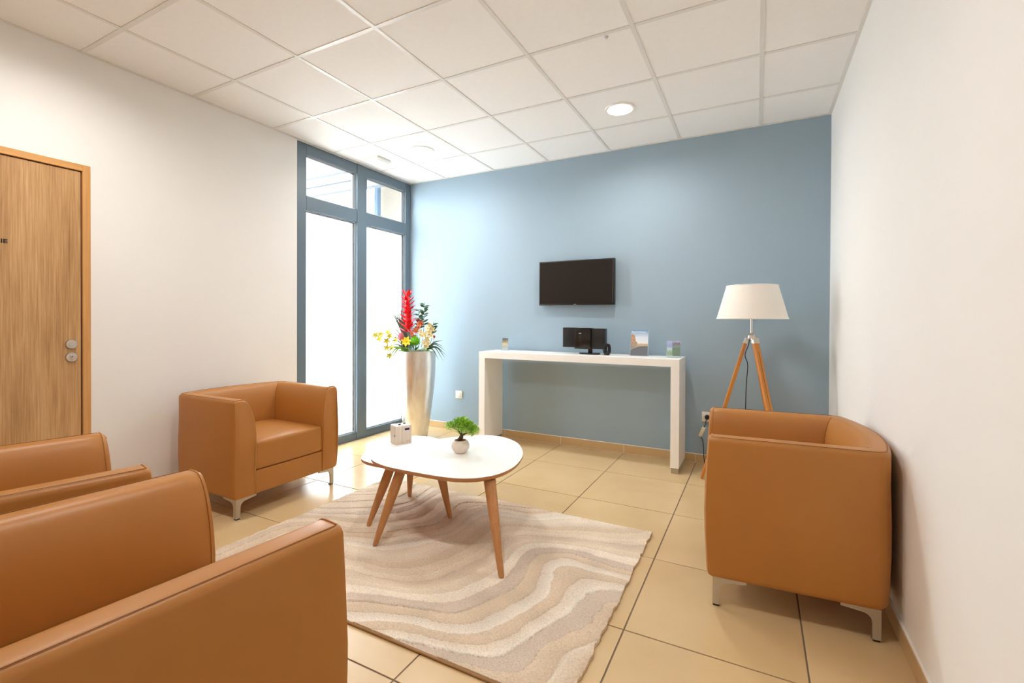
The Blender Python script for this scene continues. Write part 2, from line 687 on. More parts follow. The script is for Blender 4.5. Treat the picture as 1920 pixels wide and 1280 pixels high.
# ---- door
dr = thing('door_1', (XL, 0, 0), 'oak laminate door with pale pine frame, two round steel fittings and dark lettering', 'door', kind='structure')
for n_, b in [('door_jamb', (-WT, 0.013, DY1 - 0.037, DY1, 0, DZ)), ('door_jamb', (-WT, 0.013, DY0, DY0 + 0.037, 0, DZ))]:
    box(n_, b, M['pine'], dr, 0.002, 1)
box('door_header', (-WT, 0.013, DY0 + 0.037, DY1 - 0.037, DZ - 0.037, DZ), M['pine_y'], dr, 0.002, 1)
box('door_gasket', (-0.06, -0.006, DY0 + 0.037, DY1 - 0.037, 0.0, DZ - 0.037), M['gasket'], dr)
leaf = box('door_leaf', (-0.045, 0.003, DY0 + 0.042, DY1 - 0.042, 0.006, DZ - 0.042), M['oak'], dr, 0.0015, 1)
RY = Matrix.Rotation(PI / 2, 4, 'Y')
for z, keyed in ((1.026, False), (0.953, True)):
    bm = bmesh.new()
    alathe(bm, [(0, 0.0), (0.0265, 0.0), (0.0265, 0.006), (0.0245, 0.009), (0.0, 0.0095)], 32, mat4=Matrix.Translation((0.003, 1.197, z)) @ RY)
    ro = finish(bm, 'lock_rose' if keyed else 'spindle_rose', M['steel'], leaf)
    if keyed:
        bm = bmesh.new()
        alathe(bm, [(0, 0), (0.0085, 0), (0.0085, 0.004), (0, 0.0042)], 20, mat4=Matrix.Translation((0.0115, 1.197, z + 0.006)) @ RY)
        abox(bm, 0.0115, 0.0150, 1.1925, 1.2015, z - 0.018, z + 0.004)
        finish(bm, 'lock_cylinder', M['chrome'], ro)
        bm = bmesh.new()
        abox(bm, 0.0150, 0.0158, 1.1960, 1.1980, z + 0.001, z + 0.011)
        finish(bm, 'keyhole', M['black'], ro)
    else:
        bm = bmesh.new()
        alathe(bm, [(0, 0), (0.015, 0), (0.0145, 0.002), (0, 0.0024)], 24, mat4=Matrix.Translation((0.012, 1.197, z)) @ RY)
        finish(bm, 'rose_cap', M['steel'], ro)
# text on the door, reading along -Y->+Y seen from inside the room
tm = Matrix(((0, 0, 1, 0.0034), (1.25, 0, 0, 0.9165), (0, 1, 0, 1.5620), (0, 0, 0, 1)))
text_mesh('door_lettering', 'IE', 0.029, M['black'], leaf, tm, bold=0.0008)

# ---- window
win = thing('window_1', (XL - 0.045, 0, 0), 'floor to ceiling blue grey window with frosted lower panes and clear upper panes', 'window', kind='structure')
FD = 0.04                               # frame half depth


def member(n_, y0, y1, z0, z1, d=FD):
    return box(n_, (-d, d, y0, y1, z0, z1), M['frame'], win, 0.003, 1)


YS = [2.675, 2.772, 3.352, 3.478, 4.062, 4.150]
ZB, ZT0, ZT1, ZH, ZTOP = 0.075, 2.125, 2.245, 2.605, 2.692
member('frame_post', YS[0], YS[1], 0.0, ZTOP)
member('frame_post', YS[4], YS[5] - 0.004, 0.0, ZTOP)
member('mullion', YS[2], YS[3], 0.0, ZTOP, FD + 0.006)
for a, b in ((YS[1], YS[2]), (YS[3], YS[4])):
    member('top_rail', a, b, ZH, ZTOP)
    member('bottom_rail', a, b, 0.0, ZB)
    member('transom', a, b, ZT0, ZT1)
    for z0, z1, mat, nm in ((ZB, ZT0, 'frosted', 'frosted_pane'), (ZT1, ZH, 'glass', 'clear_pane')):
        pane = box(nm, (-0.012, -0.006, a - 0.01, b + 0.01, z0 - 0.01, z1 + 0.01), M[mat], win, smooth=None)
        # glazing beads and gasket around each pane
        for bb in ((a, b, z1 - 0.011, z1), (a, b, z0, z0 + 0.011)):
            box('glazing_bead', (-0.004, 0.018, bb[0], bb[1], bb[2], bb[3]), M['bead'], pane)
        for bb in ((b - 0.013, b, z0 + 0.011, z1 - 0.011), (a, a + 0.009, z0 + 0.011, z1 - 0.011)):
            box('glazing_bead', (-0.004, 0.018, bb[0], bb[1], bb[2], bb[3]), M['bead'], pane)
        bm = bmesh.new()
        abox(bm, -0.005, 0.0185, a + 0.009, b - 0.013, z1 - 0.0145, z1 - 0.011)
        abox(bm, -0.005, 0.0185, b - 0.0165, b - 0.013, z0 + 0.011, z1 - 0.0145)
        finish(bm, 'gasket', M['gasket'], pane)

# ---- what stands outside the upper panes
M['ext_soffit'] = simple('darkened_soffit_paint', lin(150, 144, 134), 0.7)  # soffit, beams, flashing, render and post: colours darkened to offset the sky's glare
M['ext_beam_darkened'] = simple('darkened_beam_paint', lin(72, 82, 94), 0.6)
M['ext_line'] = simple('darkened_flashing', lin(48, 52, 56), 0.6)
M['ext_beige'] = simple('darkened_beige_render', lin(128, 122, 112), 0.8)
M['ext_post'] = simple('darkened_blue_grey_post', lin(74, 94, 116), 0.6)
M['ext_ground'] = simple('pale_paving', lin(206, 200, 190), 0.85, var=0.06)
g = box('terrace_ground', (XL - 9.0, XL - WT, -3.0, 12.0, -0.20, -0.05), M['ext_ground'])
tag(g, 'pale paving outside the window', 'ground', kind='structure')
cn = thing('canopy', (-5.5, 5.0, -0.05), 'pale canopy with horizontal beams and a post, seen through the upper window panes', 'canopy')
for z0, z1, y0, y1, mt_ in ((3.06, 3.20, -0.05, 0.05, 'ext_beam_darkened'), (3.345, 3.43, -0.04, 0.04, 'ext_beam_darkened')):
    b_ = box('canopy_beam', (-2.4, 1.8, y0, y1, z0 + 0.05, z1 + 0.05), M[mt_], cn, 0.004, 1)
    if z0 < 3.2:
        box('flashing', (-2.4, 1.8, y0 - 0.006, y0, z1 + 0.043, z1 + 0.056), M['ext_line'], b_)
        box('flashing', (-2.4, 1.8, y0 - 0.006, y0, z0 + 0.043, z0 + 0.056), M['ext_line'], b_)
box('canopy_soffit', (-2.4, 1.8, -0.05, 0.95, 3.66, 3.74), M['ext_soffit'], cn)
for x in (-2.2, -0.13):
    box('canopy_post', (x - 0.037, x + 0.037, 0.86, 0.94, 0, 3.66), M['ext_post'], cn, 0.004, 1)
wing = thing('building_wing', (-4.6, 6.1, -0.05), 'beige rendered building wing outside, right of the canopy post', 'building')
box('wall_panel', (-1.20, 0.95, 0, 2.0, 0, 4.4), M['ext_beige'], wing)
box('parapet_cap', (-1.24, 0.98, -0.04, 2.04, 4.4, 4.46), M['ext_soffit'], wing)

# ================================================================== LIGHT FITTINGS
M['diffuser'] = simple('downlight_diffuser', lin(255, 250, 242), 0.5, emit=(1.0, 0.95, 0.88, 1), estr=6.0)
M['lamp_trim'] = simple('downlight_trim', lin(244, 242, 238), 0.4)
LLAB = {0: 'round recessed downlight above the television', 1: 'round recessed downlight near the window', 2: 'round recessed downlight straight above the viewpoint', 3: 'round recessed downlight above the armchair beside the oak door',
        4: 'round recessed downlight by the front wall on the right', 5: 'round recessed downlight by the front wall on the left'}
for k, (x, y) in enumerate(LIGHTS):
    lab = LLAB[k]
    d = thing('downlight', (x, y, HC), lab, 'ceiling light', group='recessed downlights')
    lathe('trim_ring', [(0.083, 0.03), (0.083, 0.0), (0.087, -0.004), (0.098, -0.006), (0.106, -0.003), (0.107, 0.0038), (0.094, 0.0038), (0.0925, 0.028)], M['lamp_trim'], d, 40)
    lathe('reflector', [(0.083, 0.0), (0.0815, 0.004), (0.070, 0.026)], M['lamp_trim'], d, 40)
    lathe('diffuser', [(0.0, 0.022), (0.0755, 0.022), (0.0755, 0.026), (0, 0.026)], M['diffuser'], d, 40)
    ld = bpy.data.lights.new('downlight_lamp', 'AREA')
    ld.shape = 'DISK'
    ld.size = 0.14
    ld.energy = LAMP_W
    ld.color = (1.0, 0.965, 0.92)
    ld.spread = math.radians(170)
    lo = bpy.data.objects.new('downlight_lamp', ld)
    COL.objects.link(lo)
    lo.parent = d
    lo.location = (0, 0, 0.018)

v = thing('air_vent', (-3.225, 3.375, HC), 'small white square air vent on the ceiling beside the window', 'vent')
box('vent_body', (-0.09, 0.09, -0.09, 0.09, -0.020, 0.004), M['white_matte'], v, 0.003, 1)
box('vent_plate', (-0.078, 0.078, -0.078, 0.078, -0.026, -0.020), M['white_matte'], v, 0.002, 1)
s_ = thing('ceiling_sensor', (-0.728, 2.479, HC + 0.004), 'tiny grey ceiling sensor above the right side of the room', 'sensor')
lathe('sensor_cap', [(0, -0.012), (0.006, -0.011), (0.0085, -0.006), (0.0085, 0.0)], M['bead'], s_, 16)
lathe('sensor_flange', [(0.0085, -0.0015), (0.013, -0.001), (0.013, 0.0)], M['bead'], s_, 20)

# ================================================================== ARMCHAIRS
CW, CD, CH, CZ = 0.75, 0.61, 0.70, 0.12
AT = 0.135      # arm thickness
RC = 0.045      # outer plan radius of back corners
BOW = 0.060


def arm_profile():
    """(t, z): t = distance inward from the outer face. Clockwise from inner bottom up over the crest to outer bottom."""
    P = [(AT - 0.012, CZ), (AT, CZ + 0.012), (AT, 0.40)]
    n = 12
    zc, tc = 0.42, 0.055
    for k in range(1, n + 1):            # inner roll, a quarter super-ellipse from (AT, zc) to (tc, CH)
        a = k / n * PI / 2
        P.append((tc + (AT - tc) * math.cos(a) ** 0.85, zc + (CH - zc) * math.sin(a) ** 0.85))
    r = 0.022
    P.append((r + 0.008, CH - 0.0005))
    for k in range(0, 6):                # outer top radius
        a = k / 5 * PI / 2
        P.append((r - r * math.sin(a), CH - 0.001 - r + r * math.cos(a)))
    P += [(0.0, 0.55), (-0.004, 0.42), (-0.004, 0.30), (0.0, CZ + 0.06)]
    rb = 0.024
    for k in range(0, 6):
        a = k / 5 * PI / 2
        P.append((rb - rb * math.cos(a) + 0.002, CZ + rb - rb * math.sin(a)))
    return P


def plan(side, s, t):
    """point of the right half of the U: s in stations list item"""
    kind, v = s
    hw, hd = CW / 2, CD / 2
    if kind == 'arm':                    # v = y
        x, y = hw - t, max(v, -hd + max(t, RC))
    elif kind == 'arc':                  # v = angle 0..90 deg from +x to -y
        if t < RC:
            x = hw - RC + (RC - t) * math.cos(v)
            y = -hd + RC - (RC - t) * math.sin(v)
        else:
            x, y = hw - t, -hd + t
        if v > PI / 4:
            xx = min(x, hw - max(t, RC))
    else:                                # back, v = x
        x, y = v * (hw - max(t, RC)), -hd + t
    q = max(0.0, 1 - (x / (hw - min(AT, 0.02))) ** 2)
    bow = BOW * q
    wgt = min(1.0, max(0.0, (-(y) - (hd - 0.30)) / 0.16)) if kind != 'arm' else 0.0
    if kind == 'back':
        wgt = 1.0
    elif kind == 'arc':
        wgt = 1.0
    else:
        wgt = max(0.0, 1 - (y + hd - max(t, RC)) / 0.10) if t > 0.0 else 0.0
    return side * x, y - bow * wgt


def sweep(bm, side_stations, caps=None):
    prof = arm_profile()
    rings = []
    for side, st, ins, yoff in side_stations:
        ring = []
        for (t, z) in prof:
            tt, zz = t, z
            if ins:
                ctr = (AT * 0.5, 0.40)
                dx, dz = ctr[0] - t, ctr[1] - z
                tt = t + max(-ins, min(ins, dx))
                zz = z + max(-ins, min(ins, dz))
            x, y = plan(side, st, tt)
            if st[0] == 'arm':
                fr = max(0.0, (st[1] - (CD / 2 - 0.12)) / 0.12)
                y += 0.012 * fr * math.sin(PI * min(1, max(0, (z - CZ) / (CH - CZ)))) + yoff
            ring.append(bm.verts.new((x, y, zz)))
        rings.append(ring)
    n = len(prof)
    for a, b in zip(rings, rings[1:]):
        for k in range(n):
            f = [a[k], a[(k + 1) % n], b[(k + 1) % n], b[k]]
            bm.faces.new(f)
    for r_ in (rings[0], rings[-1]):
        bm.faces.new(r_)
    return rings


def leg_plate(L=0.125, h=CZ - 0.008, post=0.026):
    """outline in (u, z): vertical post with a curved fillet into the top flange"""
    P = [(0, 0.0), (post, 0.0), (post + 0.001, 0.060)]
    r = 0.034
    for k in range(0, 7):
        a = k / 6 * PI / 2
        P.append((post + 0.001 + r - r * math.cos(a), 0.060 + r * math.sin(a)))
    P += [(L, h - 0.010), (L, h), (0, h)]
    return P


def make_chair(loc, rz, label):
    c = thing('armchair', loc, label, 'armchair', rz, group='tan leather armchairs')
    hd = CD / 2
    arm_y = [hd, hd - 0.006, hd - 0.020, hd - 0.06, hd - 0.12, 0.10, 0.0, -0.08, -0.13, -0.16, -0.19, -0.22, -hd + RC]
    for side in (1, -1):
        bm = bmesh.new()
        st = []
        for k, y in enumerate(arm_y):
            ins = [0.016, 0.005, 0.0][k] if k < 3 else 0.0
            st.append((side, ('arm', y), ins, 0.0))
        for k in range(1, 4):
            st.append((side, ('arc', PI / 4 * k / 3), 0.0, 0.0))
        sweep(bm, st)
        arm = finish(bm, 'arm', M['leather'], c, 40)
        # piping along the outer top edge and round the front panel
        pts = []
        prof = arm_profile()
        k_out = [i for i, p in enumerate(prof) if abs(p[0] - 0.030) < 1e-6][0] + 1
        tz = prof[k_out]
        for y in arm_y[2:]:
            x, yy = plan(side, ('arm', y), 0.012)
            pts.append((x, yy, CH - 0.0015))
        for k in range(1, 4):
            x, yy = plan(side, ('arc', PI / 4 * k / 3), 0.012)
            pts.append((x, yy, CH - 0.0015))
        tube('seam', pts, 0.0010, M['seam'], arm, 6)
        pts = []
        for (t, z) in prof[1:k_out + 2]:
            x, yy = plan(side, ('arm', hd - 0.016), t)
            fr = max(0.0, (hd - 0.016 - (hd - 0.12)) / 0.12)
            yy += 0.012 * fr * math.sin(PI * min(1, max(0, (z - CZ) / (CH - CZ))))
            pts.append((x, yy, z + (0.0005 if z > 0.5 else 0)))
        tube('piping', pts, 0.0022, M['leather'], arm, 6)
    # back
    bm = bmesh.new()
    st = [(1, ('arc', PI / 4 * (1 + k / 3)), 0.0, 0.0) for k in range(0, 4)]
    st += [(1, ('back', 1 - k / 10), 0.0, 0.0) for k in range(1, 11)]
    st += [(-1, ('back', k / 10), 0.0, 0.0) for k in range(1, 10)]
    st += [(-1, ('arc', PI / 4 * (2 - k / 3)), 0.0, 0.0) for k in range(0, 4)]
    sweep(bm, st)
    back = finish(bm, 'backrest', M['leather'], c, 40)
    pts = []
    for s_st in st:
        x, yy = plan(s_st[0], s_st[1], 0.012)
        pts.append((x, yy, CH - 0.0015))
    tube('seam', pts, 0.0010, M['seam'], back, 6)
    for side in (1, -1):
        pts = []
        for (t, z) in arm_profile()[2:14]:
            x, yy = plan(side, ('arc', PI / 4), t)
            pts.append((x, yy + 0.0004, z + 0.0006))
        tube('corner_seam', pts, 0.0014, M['seam'], back, 6)
    # seat cushion with a crowned top
    hw = CW / 2 - AT + 0.004
    bm = bmesh.new()
    nx, ny = 14, 14
    y0, y1 = -hd + 0.06, hd - 0.006
    z0, z1 = 0.266, 0.435
    grid = {}
    abox(bm, -hw, hw, y0, y1, z0, z1, 0.016, 3)
    bmesh.ops.subdivide_edges(bm, edges=[e for e in bm.edges if e.calc_length() > 0.12], cuts=10, use_grid_fill=True)
    for vv in bm.verts:
        u = max(0, 1 - (vv.co.x / hw) ** 2)
        q = max(0, 1 - ((vv.co.y - (y0 + y1) / 2) / ((y1 - y0) / 2)) ** 2)
        if vv.co.z > z0 + 0.1:
            vv.co.z += 0.020 * (u * q) ** 0.6
        if vv.co.y > y1 - 0.03:
            vv.co.y += 0.006 * u
    finish(bm, 'seat_cushion', M['leather'], c, 40)
    box('front_panel', (-hw, hw, -hd + 0.05, hd - 0.007, CZ + 0.004, 0.2635), M['leather'], c, 0.008, 3)
    # legs
    base = []
    for sx in (1, -1):
        for sy in (1, -1):
            bm = bmesh.new()
            P = leg_plate()
            ox, oy = sx * (CW / 2 - 0.022), sy * (hd - 0.022)
            # plate along x
            mx = Matrix(((-sx, 0, 0, ox), (0, 0, -sy, oy), (0, 1, 0, 0.008), (0, 0, 0, 1)))
            aprism(bm, P, 0, 0.010, mx)
            my = Matrix(((0, 0, -sx, ox), (-sy, 0, 0, oy), (0, 1, 0, 0.008), (0, 0, 0, 1)))
            aprism(bm, [(u if u > 0.0 else 0.0101, z) for u, z in P], 0, 0.010, my)
            bmesh.ops.recalc_face_normals(bm, faces=bm.faces)
            me_o = finish(bm, 'leg', M['alu'], c, 30)
            bm = bmesh.new()
            abox(bm, -0.012, 0.012, -0.012, 0.012, 0, 0.008, 0.002, 1, Matrix.Translation((ox - sx * 0.013, oy - sy * 0.013, 0)))
            finish(bm, 'glide', M['black'], me_o)
    return c


def set_chair(src, loc, rz, label):
    c = copy_tree(src)
    c.location = loc
    c.rotation_euler = (0, 0, rz)
    c['label'] = label
    return c


R_ = math.radians
ch = make_chair((-2.955, 2.014, 0), R_(-90), 'tan leather tub armchair against the left wall beside the window, seen from the front')
set_chair(ch, (0.105, 2.462, 0), R_(94), 'tan leather tub armchair backed against the right white wall')
set_chair(ch, (-1.24, 0.511, 0), R_(-5), 'tan leather tub armchair nearest the viewer at bottom left corner')
set_chair(ch, (-2.124, 0.567, 0), R_(-12), 'tan leather tub armchair between the oak door and the nearest armchair')

# ================================================================== RUG
def rug():
    x0, x1, y0, y1 = -2.395, -0.500, 1.302, 2.628
    nx, ny = 440, 310
    X, Y = np.meshgrid(np.linspace(x0, x1, nx), np.linspace(y0, y1, ny))
    rs = np.random.RandomState(5)

    def vnoise(px, py, sc, seed):
        r = np.random.RandomState(seed).rand(64, 64)
        u, v = px * sc + 100, py * sc + 100
        i, j = np.floor(u).astype(int), np.floor(v).astype(int)
        fu, fv = u - i, v - j
        fu, fv = fu * fu * (3 - 2 * fu), fv * fv * (3 - 2 * fv)
        g = lambda a, b: r[a % 64, b % 64]
        return (g(i, j) * (1 - fu) + g(i + 1, j) * fu) * (1 - fv) + (g(i, j + 1) * (1 - fu) + g(i + 1, j + 1) * fu) * fv
    ang = math.radians(46)
    al = X * math.cos(ang) + Y * math.sin(ang)
    pe = -X * math.sin(ang) + Y * math.cos(ang)
    f = pe + 0.120 * np.sin(al * 6.0 + 1.6 * pe + 2.2) + 0.022 * np.sin(al * 13 + 1.0 + pe * 5) + 0.16 * (vnoise(X, Y, 2.4, 1) - 0.5) + 0.05 * (vnoise(X, Y, 6, 2) - 0.5) + 0.012 * (vnoise(X, Y, 22, 3) - 0.5)
    f = f * 15.0 + 0.05 * (rs.rand(*f.shape) - 0.5)
    band = np.floor(f)
    fr = f - band
    bi = band.astype(int) % 97
    tone = rs.rand(97)[bi]
    kind = rs.rand(97)[bi]
    h = 0.0125 + 0.0030 * (kind > 0.5) + 0.0012 * (vnoise(X, Y, 14, 4) - 0.5)
    edge = np.minimum(fr, 1 - fr)
    carve = np.clip(edge / 0.06, 0, 1)
    h = h - 0.0050 * (1 - carve) * (rs.rand(97)[bi] > 0.35)
    h += 0.0012 * (rs.rand(*h.shape) - 0.5) * (0.6 + (kind < 0.4) * 2.0)
    # uneven cut ends on the two short sides
    wob = 0.010 * (vnoise(X * 0 + 3, Y, 26, 8) - 0.5) + 0.006 * (vnoise(X * 0 + 7, Y, 70, 9) - 0.5)
    Xw = X + wob * (np.clip((X - (x1 - 0.06)) / 0.06, 0, 1) + np.clip(((x0 + 0.06) - X) / 0.06, 0, 1))
    pal = np.array([lin(240, 227, 208)[:3], lin(230, 212, 188)[:3], lin(217, 196, 170)[:3], lin(245, 236, 222)[:3], lin(214, 197, 180)[:3]])
    ci = (rs.rand(97) * 5).astype(int)[bi]
    blend = np.clip(fr / 0.9, 0, 1)[..., None]
    nxt = pal[(rs.rand(98) * 5).astype(int)[(bi * 7) % 98]]
    colr = (pal[ci] * (1 - 0.55 * blend) + nxt * 0.55 * blend)
    colr = colr * (0.93 + 0.14 * vnoise(X, Y, 12, 11))[..., None]
    line = (1 - np.clip(edge / 0.05, 0, 1)) * (rs.rand(97)[bi] > 0.5)
    colr = colr * (1 - 0.13 * line)[..., None]
    verts = np.stack([Xw, Y, h], -1).reshape(-1, 3)
    c_x, c_y = (x0 + x1) / 2, (y0 + y1) / 2
    verts[:, 0] -= c_x
    verts[:, 1] -= c_y
    idx = np.arange(nx * ny).reshape(ny, nx)
    q = np.stack([idx[:-1, :-1], idx[:-1, 1:], idx[1:, 1:], idx[1:, :-1]], -1).reshape(-1, 4)
    # skirts down to the floor
    per = np.concatenate([idx[0, :], idx[1:, -1], idx[-1, -2::-1], idx[-2:0:-1, 0]])
    low = verts[per].copy()
    low[:, 2] = 0.0015
    base = len(verts)
    verts = np.concatenate([verts, low])
    n = len(per)
    k = np.arange(n)
    q2 = np.stack([per, base + k, base + (k + 1) % n, per[(k + 1) % n]], -1)
    faces = np.concatenate([q, q2])
    me = bpy.data.meshes.new('pile')
    me.vertices.add(len(verts))
    me.vertices.foreach_set('co', verts.ravel())
    me.loops.add(faces.size)
    me.polygons.add(len(faces))
    me.loops.foreach_set('vertex_index', faces.ravel())
    me.polygons.foreach_set('loop_start', np.arange(0, faces.size, 4))
    me.polygons.foreach_set('loop_total', np.full(len(faces), 4))
    me.update(calc_edges=True)
    at = me.color_attributes.new('pattern', 'FLOAT_COLOR', 'POINT')
    cc = np.ones((len(verts), 4))
    cc[:base, :3] = colr.reshape(-1, 3)
    cc[base:, :3] = colr.reshape(-1, 3)[per]
    at.data.foreach_set('color', cc.ravel())
    s = NT('wool_rug_pattern')
    a = s.n('ShaderNodeAttribute')
    a.attribute_name = 'pattern'
    v = s.coords()
    nz = s.noise(v, 170, 4, 0.75)
    mx = s.n('ShaderNodeMix', data_type='RGBA', blend_type='MULTIPLY')
    mx.inputs[0].default_value = 1.0
    s.l(a.outputs['Color'], mx.inputs[6])
    s.l(s.ramp(nz, [(0.32, (0.80, 0.775, 0.75, 1)), (0.58, (1.10, 1.10, 1.10, 1))]), mx.inputs[7])
    s.l(mx.outputs[2], s.b.inputs['Base Color'])
    s.b.inputs['Roughness'].default_value = 0.95
    s.b.inputs['Specular IOR Level'].default_value = 0.1
    s.b.inputs['Sheen Weight'].default_value = 0.15
    s.bump(nz, 0.8, 0.005)
    r = thing('rug', (c_x, c_y, 0), 'beige and cream wool rug with wavy carved stripes under the tables', 'rug')
    link(me, 'pile', s.m, r, 60)
    mb = simple('rug_binding', lin(168, 132, 92), 0.8)
    for yy in (y0, y1):
        pts = [(x0 - c_x + (x1 - x0) * k / 20, yy - c_y + (0.001 if yy > 2 else -0.001), 0.0062) for k in range(21)]
        tube('edge_binding', pts, 0.0055, mb, r, 8)
    return r


rug()
RZ = 0.0165        # height of the pile under the table feet


# ================================================================== NESTING TABLES
def closed_spline(pts, n=10):
    P = [Vector((p[0], p[1], 0)) for p in pts]
    out = []
    L = len(P)
    for i in range(L):
        a, b, c, d = P[i - 1], P[i], P[(i + 1) % L], P[(i + 2) % L]
        for k in range(n):
            t = k / n
            v_ = 0.5 * ((2 * b) + (c - a) * t + (2 * a - 5 * b + 4 * c - d) * t * t + (3 * b - a - 3 * c + d) * t ** 3)
            out.append((v_.x, v_.y))
    return out


def offset(pts, d):
    n = len(pts)
    out = []
    area = sum(pts[i][0] * pts[(i + 1) % n][1] - pts[(i + 1) % n][0] * pts[i][1] for i in range(n))
    sg = 1 if area > 0 else -1
    for i in range(n):
        a, b = pts[i - 1], pts[(i + 1) % n]
        tx, ty = b[0] - a[0], b[1] - a[1]
        l = math.hypot(tx, ty) or 1
        out.append((pts[i][0] - sg * (-ty / l) * -d * -1, pts[i][1] - sg * (tx / l) * -d * -1))
    return out


def table(name, label, pts, zt, feet, th=0.028):
    cx = sum(p[0] for p in pts) / len(pts)
    cyy = sum(p[1] for p in pts) / len(pts)
    t = thing(name, (cx, cyy, 0), label, 'table', group='nesting pebble tables')
    loc = [(x - cx, y - cyy) for x, y in closed_spline(pts, 10)]
    area = sum(loc[i][0] * loc[(i + 1) % len(loc)][1] - loc[(i + 1) % len(loc)][0] * loc[i][1] for i in range(len(loc)))
    if area < 0:
        loc = loc[::-1]

    def inset(d):
        n = len(loc)
        o_ = []
        for i in range(n):
            a, b = loc[i - 1], loc[(i + 1) % n]
            tx, ty = b[0] - a[0], b[1] - a[1]
            l = math.hypot(tx, ty) or 1
            o_.append((loc[i][0] - ty / l * d, loc[i][1] + tx / l * d))
        return o_
    # board: bevelled under-edge
    bm = bmesh.new()
    rings = []
    for d, z in ((0.024, zt - th), (0.012, zt - 0.023), (0.003, zt - 0.016), (0.0, zt - 0.010), (0.0, zt - 0.0012)):
        rings.append([bm.verts.new((x, y, z)) for x, y in inset(d)])
    bm.faces.new(rings[0][::-1])
    bm.faces.new(rings[-1])
    n = len(loc)
    for a, b in zip(rings, rings[1:]):
        for i in range(n):
            bm.faces.new((a[i], a[(i + 1) % n], b[(i + 1) % n], b[i]))
    top = finish(bm, 'table_top', M['edge_wood'], t, 30)
    bm = bmesh.new()
    aprism(bm, inset(0.0008), zt - 0.0012, zt)
    finish(bm, 'laminate_surface', M['white_laminate'], top, 30)
    for (fx, fy), (tx, ty) in feet:
        bm = bmesh.new()
        A, B = Vector((tx - cx, ty - cyy, zt - th)), Vector((fx - cx, fy - cyy, RZ))
        ax = (B - A).normalized()
        n1 = Vector((1, 0, 0)).cross(ax).normalized()
        n2 = ax.cross(n1)
        seg = 16
        prev = None
        for s_, r_ in ((0, 0.0310), (0.3, 0.0262), (0.65, 0.0195), (0.97, 0.0132), (1.0, 0.0120)):
            c = A.lerp(B, s_)
            ring = []
            for k in range(seg):
                a = 2 * PI * k / seg
                p = c + n1 * r_ * math.cos(a) + n2 * r_ * math.sin(a)
                if s_ == 0: p.z = A.z
                if s_ == 1.0: p.z = B.z
                ring.append(bm.verts.new(p))
            if prev:
                for k in range(seg):
                    bm.faces.new((prev[k], prev[(k + 1) % seg], ring[(k + 1) % seg], ring[k]))
            else:
                bm.faces.new(ring)
            prev = ring
        bm.faces.new(prev)
        finish(bm, 'leg', M['beech'], t, 40)
    return t


ZA, ZR = 0.412, 0.362
front_pts = [(-1.60, 1.842), (-1.29, 1.862), (-1.150, 1.965), (-1.110, 2.130), (-1.150, 2.330), (-1.225, 2.480), (-1.335, 2.610), (-1.485, 2.680), (-1.625, 2.645),
             (-1.726, 2.545), (-1.815, 2.40), (-1.885, 2.22), (-1.920, 2.05), (-1.880, 1.925), (-1.765, 1.862)]
rear_pts = [(-2.080, 2.055), (-2.142, 2.17), (-2.185, 2.32), (-2.185, 2.45), (-2.140, 2.570), (-2.030, 2.615), (-1.900, 2.59), (-1.73, 2.50), (-1.60, 2.38), (-1.545, 2.25),
            (-1.58, 2.11), (-1.72, 2.02), (-1.88, 1.975), (-2.008, 1.990)]
table('coffee_table', 'taller white pebble shaped coffee table with wooden legs carrying the bonsai', front_pts, ZA,
      [((-1.729, 1.799), (-1.652, 1.908)), ((-1.008, 1.837), (-1.172, 2.008)), ((-1.435, 2.520), (-1.462, 2.455))])
table('coffee_table', 'lower white pebble shaped coffee table tucked behind, carrying the small wooden box', rear_pts, ZR,
      [((-1.926, 1.953), (-1.856, 2.060)), ((-2.013, 2.409), (-1.985, 2.385)), ((-1.583, 2.257), (-1.660, 2.245))])

# ---- small wooden box on the lower table
bx = thing('tissue_box', (-2.080, 2.401, ZR), 'small pale wood box with dark blue label on the lower coffee table', 'box', R_(64))
bw, bd, bh = 0.055, 0.047, 0.118
body = box('box_body', (-bw, bw, -bd, bd, 0, bh), M['box_wood'], bx, 0.003, 2)
box('box_lid', (-bw + 0.003, bw - 0.003, -bd + 0.003, bd - 0.003, bh, bh + 0.0025), M['white_matte'], bx, 0.001, 1)
M['navy'] = simple('navy_label', lin(38, 32, 92), 0.4)
box('label_plate', (0.006, 0.038, -bd - 0.0008, -bd, bh - 0.030, bh - 0.016), M['navy'], body)
M['print_grey'] = simple('grey_print', lin(176, 164, 152), 0.6)
box('printed_mark', (0.024, 0.028, -bd - 0.0005, -bd, 0.010, 0.022), M['print_grey'], body)
box('printed_mark', (0.034, 0.044, -bd - 0.0005, -bd, 0.010, 0.013), M['print_grey'], body)
box('printed_mark', (0.037, 0.041, -bd - 0.0005, -bd, 0.013, 0.024), M['print_grey'], body)
box('side_port', (-bw - 0.001, -bw, -0.034, -0.024, 0.050, 0.062), M['dark_grey'], body, 0.0005, 1)
for x, y in ((-0.016, -0.012), (0.026, 0.006)):
    bm = bmesh.new()
    alathe(bm, [(0, 0), (0.009, 0), (0.009, 0.004), (0.005, 0.007), (0, 0.007)], 16, (x, y, bh + 0.0025))
    finish(bm, 'knob', M['black'], bx)
bm = bmesh.new()
atube(bm, smoothpath([(-0.030, 0.020, bh + 0.003), (-0.010, 0.022, bh + 0.012), (0.012, 0.026, bh + 0.004)], 6), 0.0015, 6)
finish(bm, 'wire_loop', M['black'], bx)

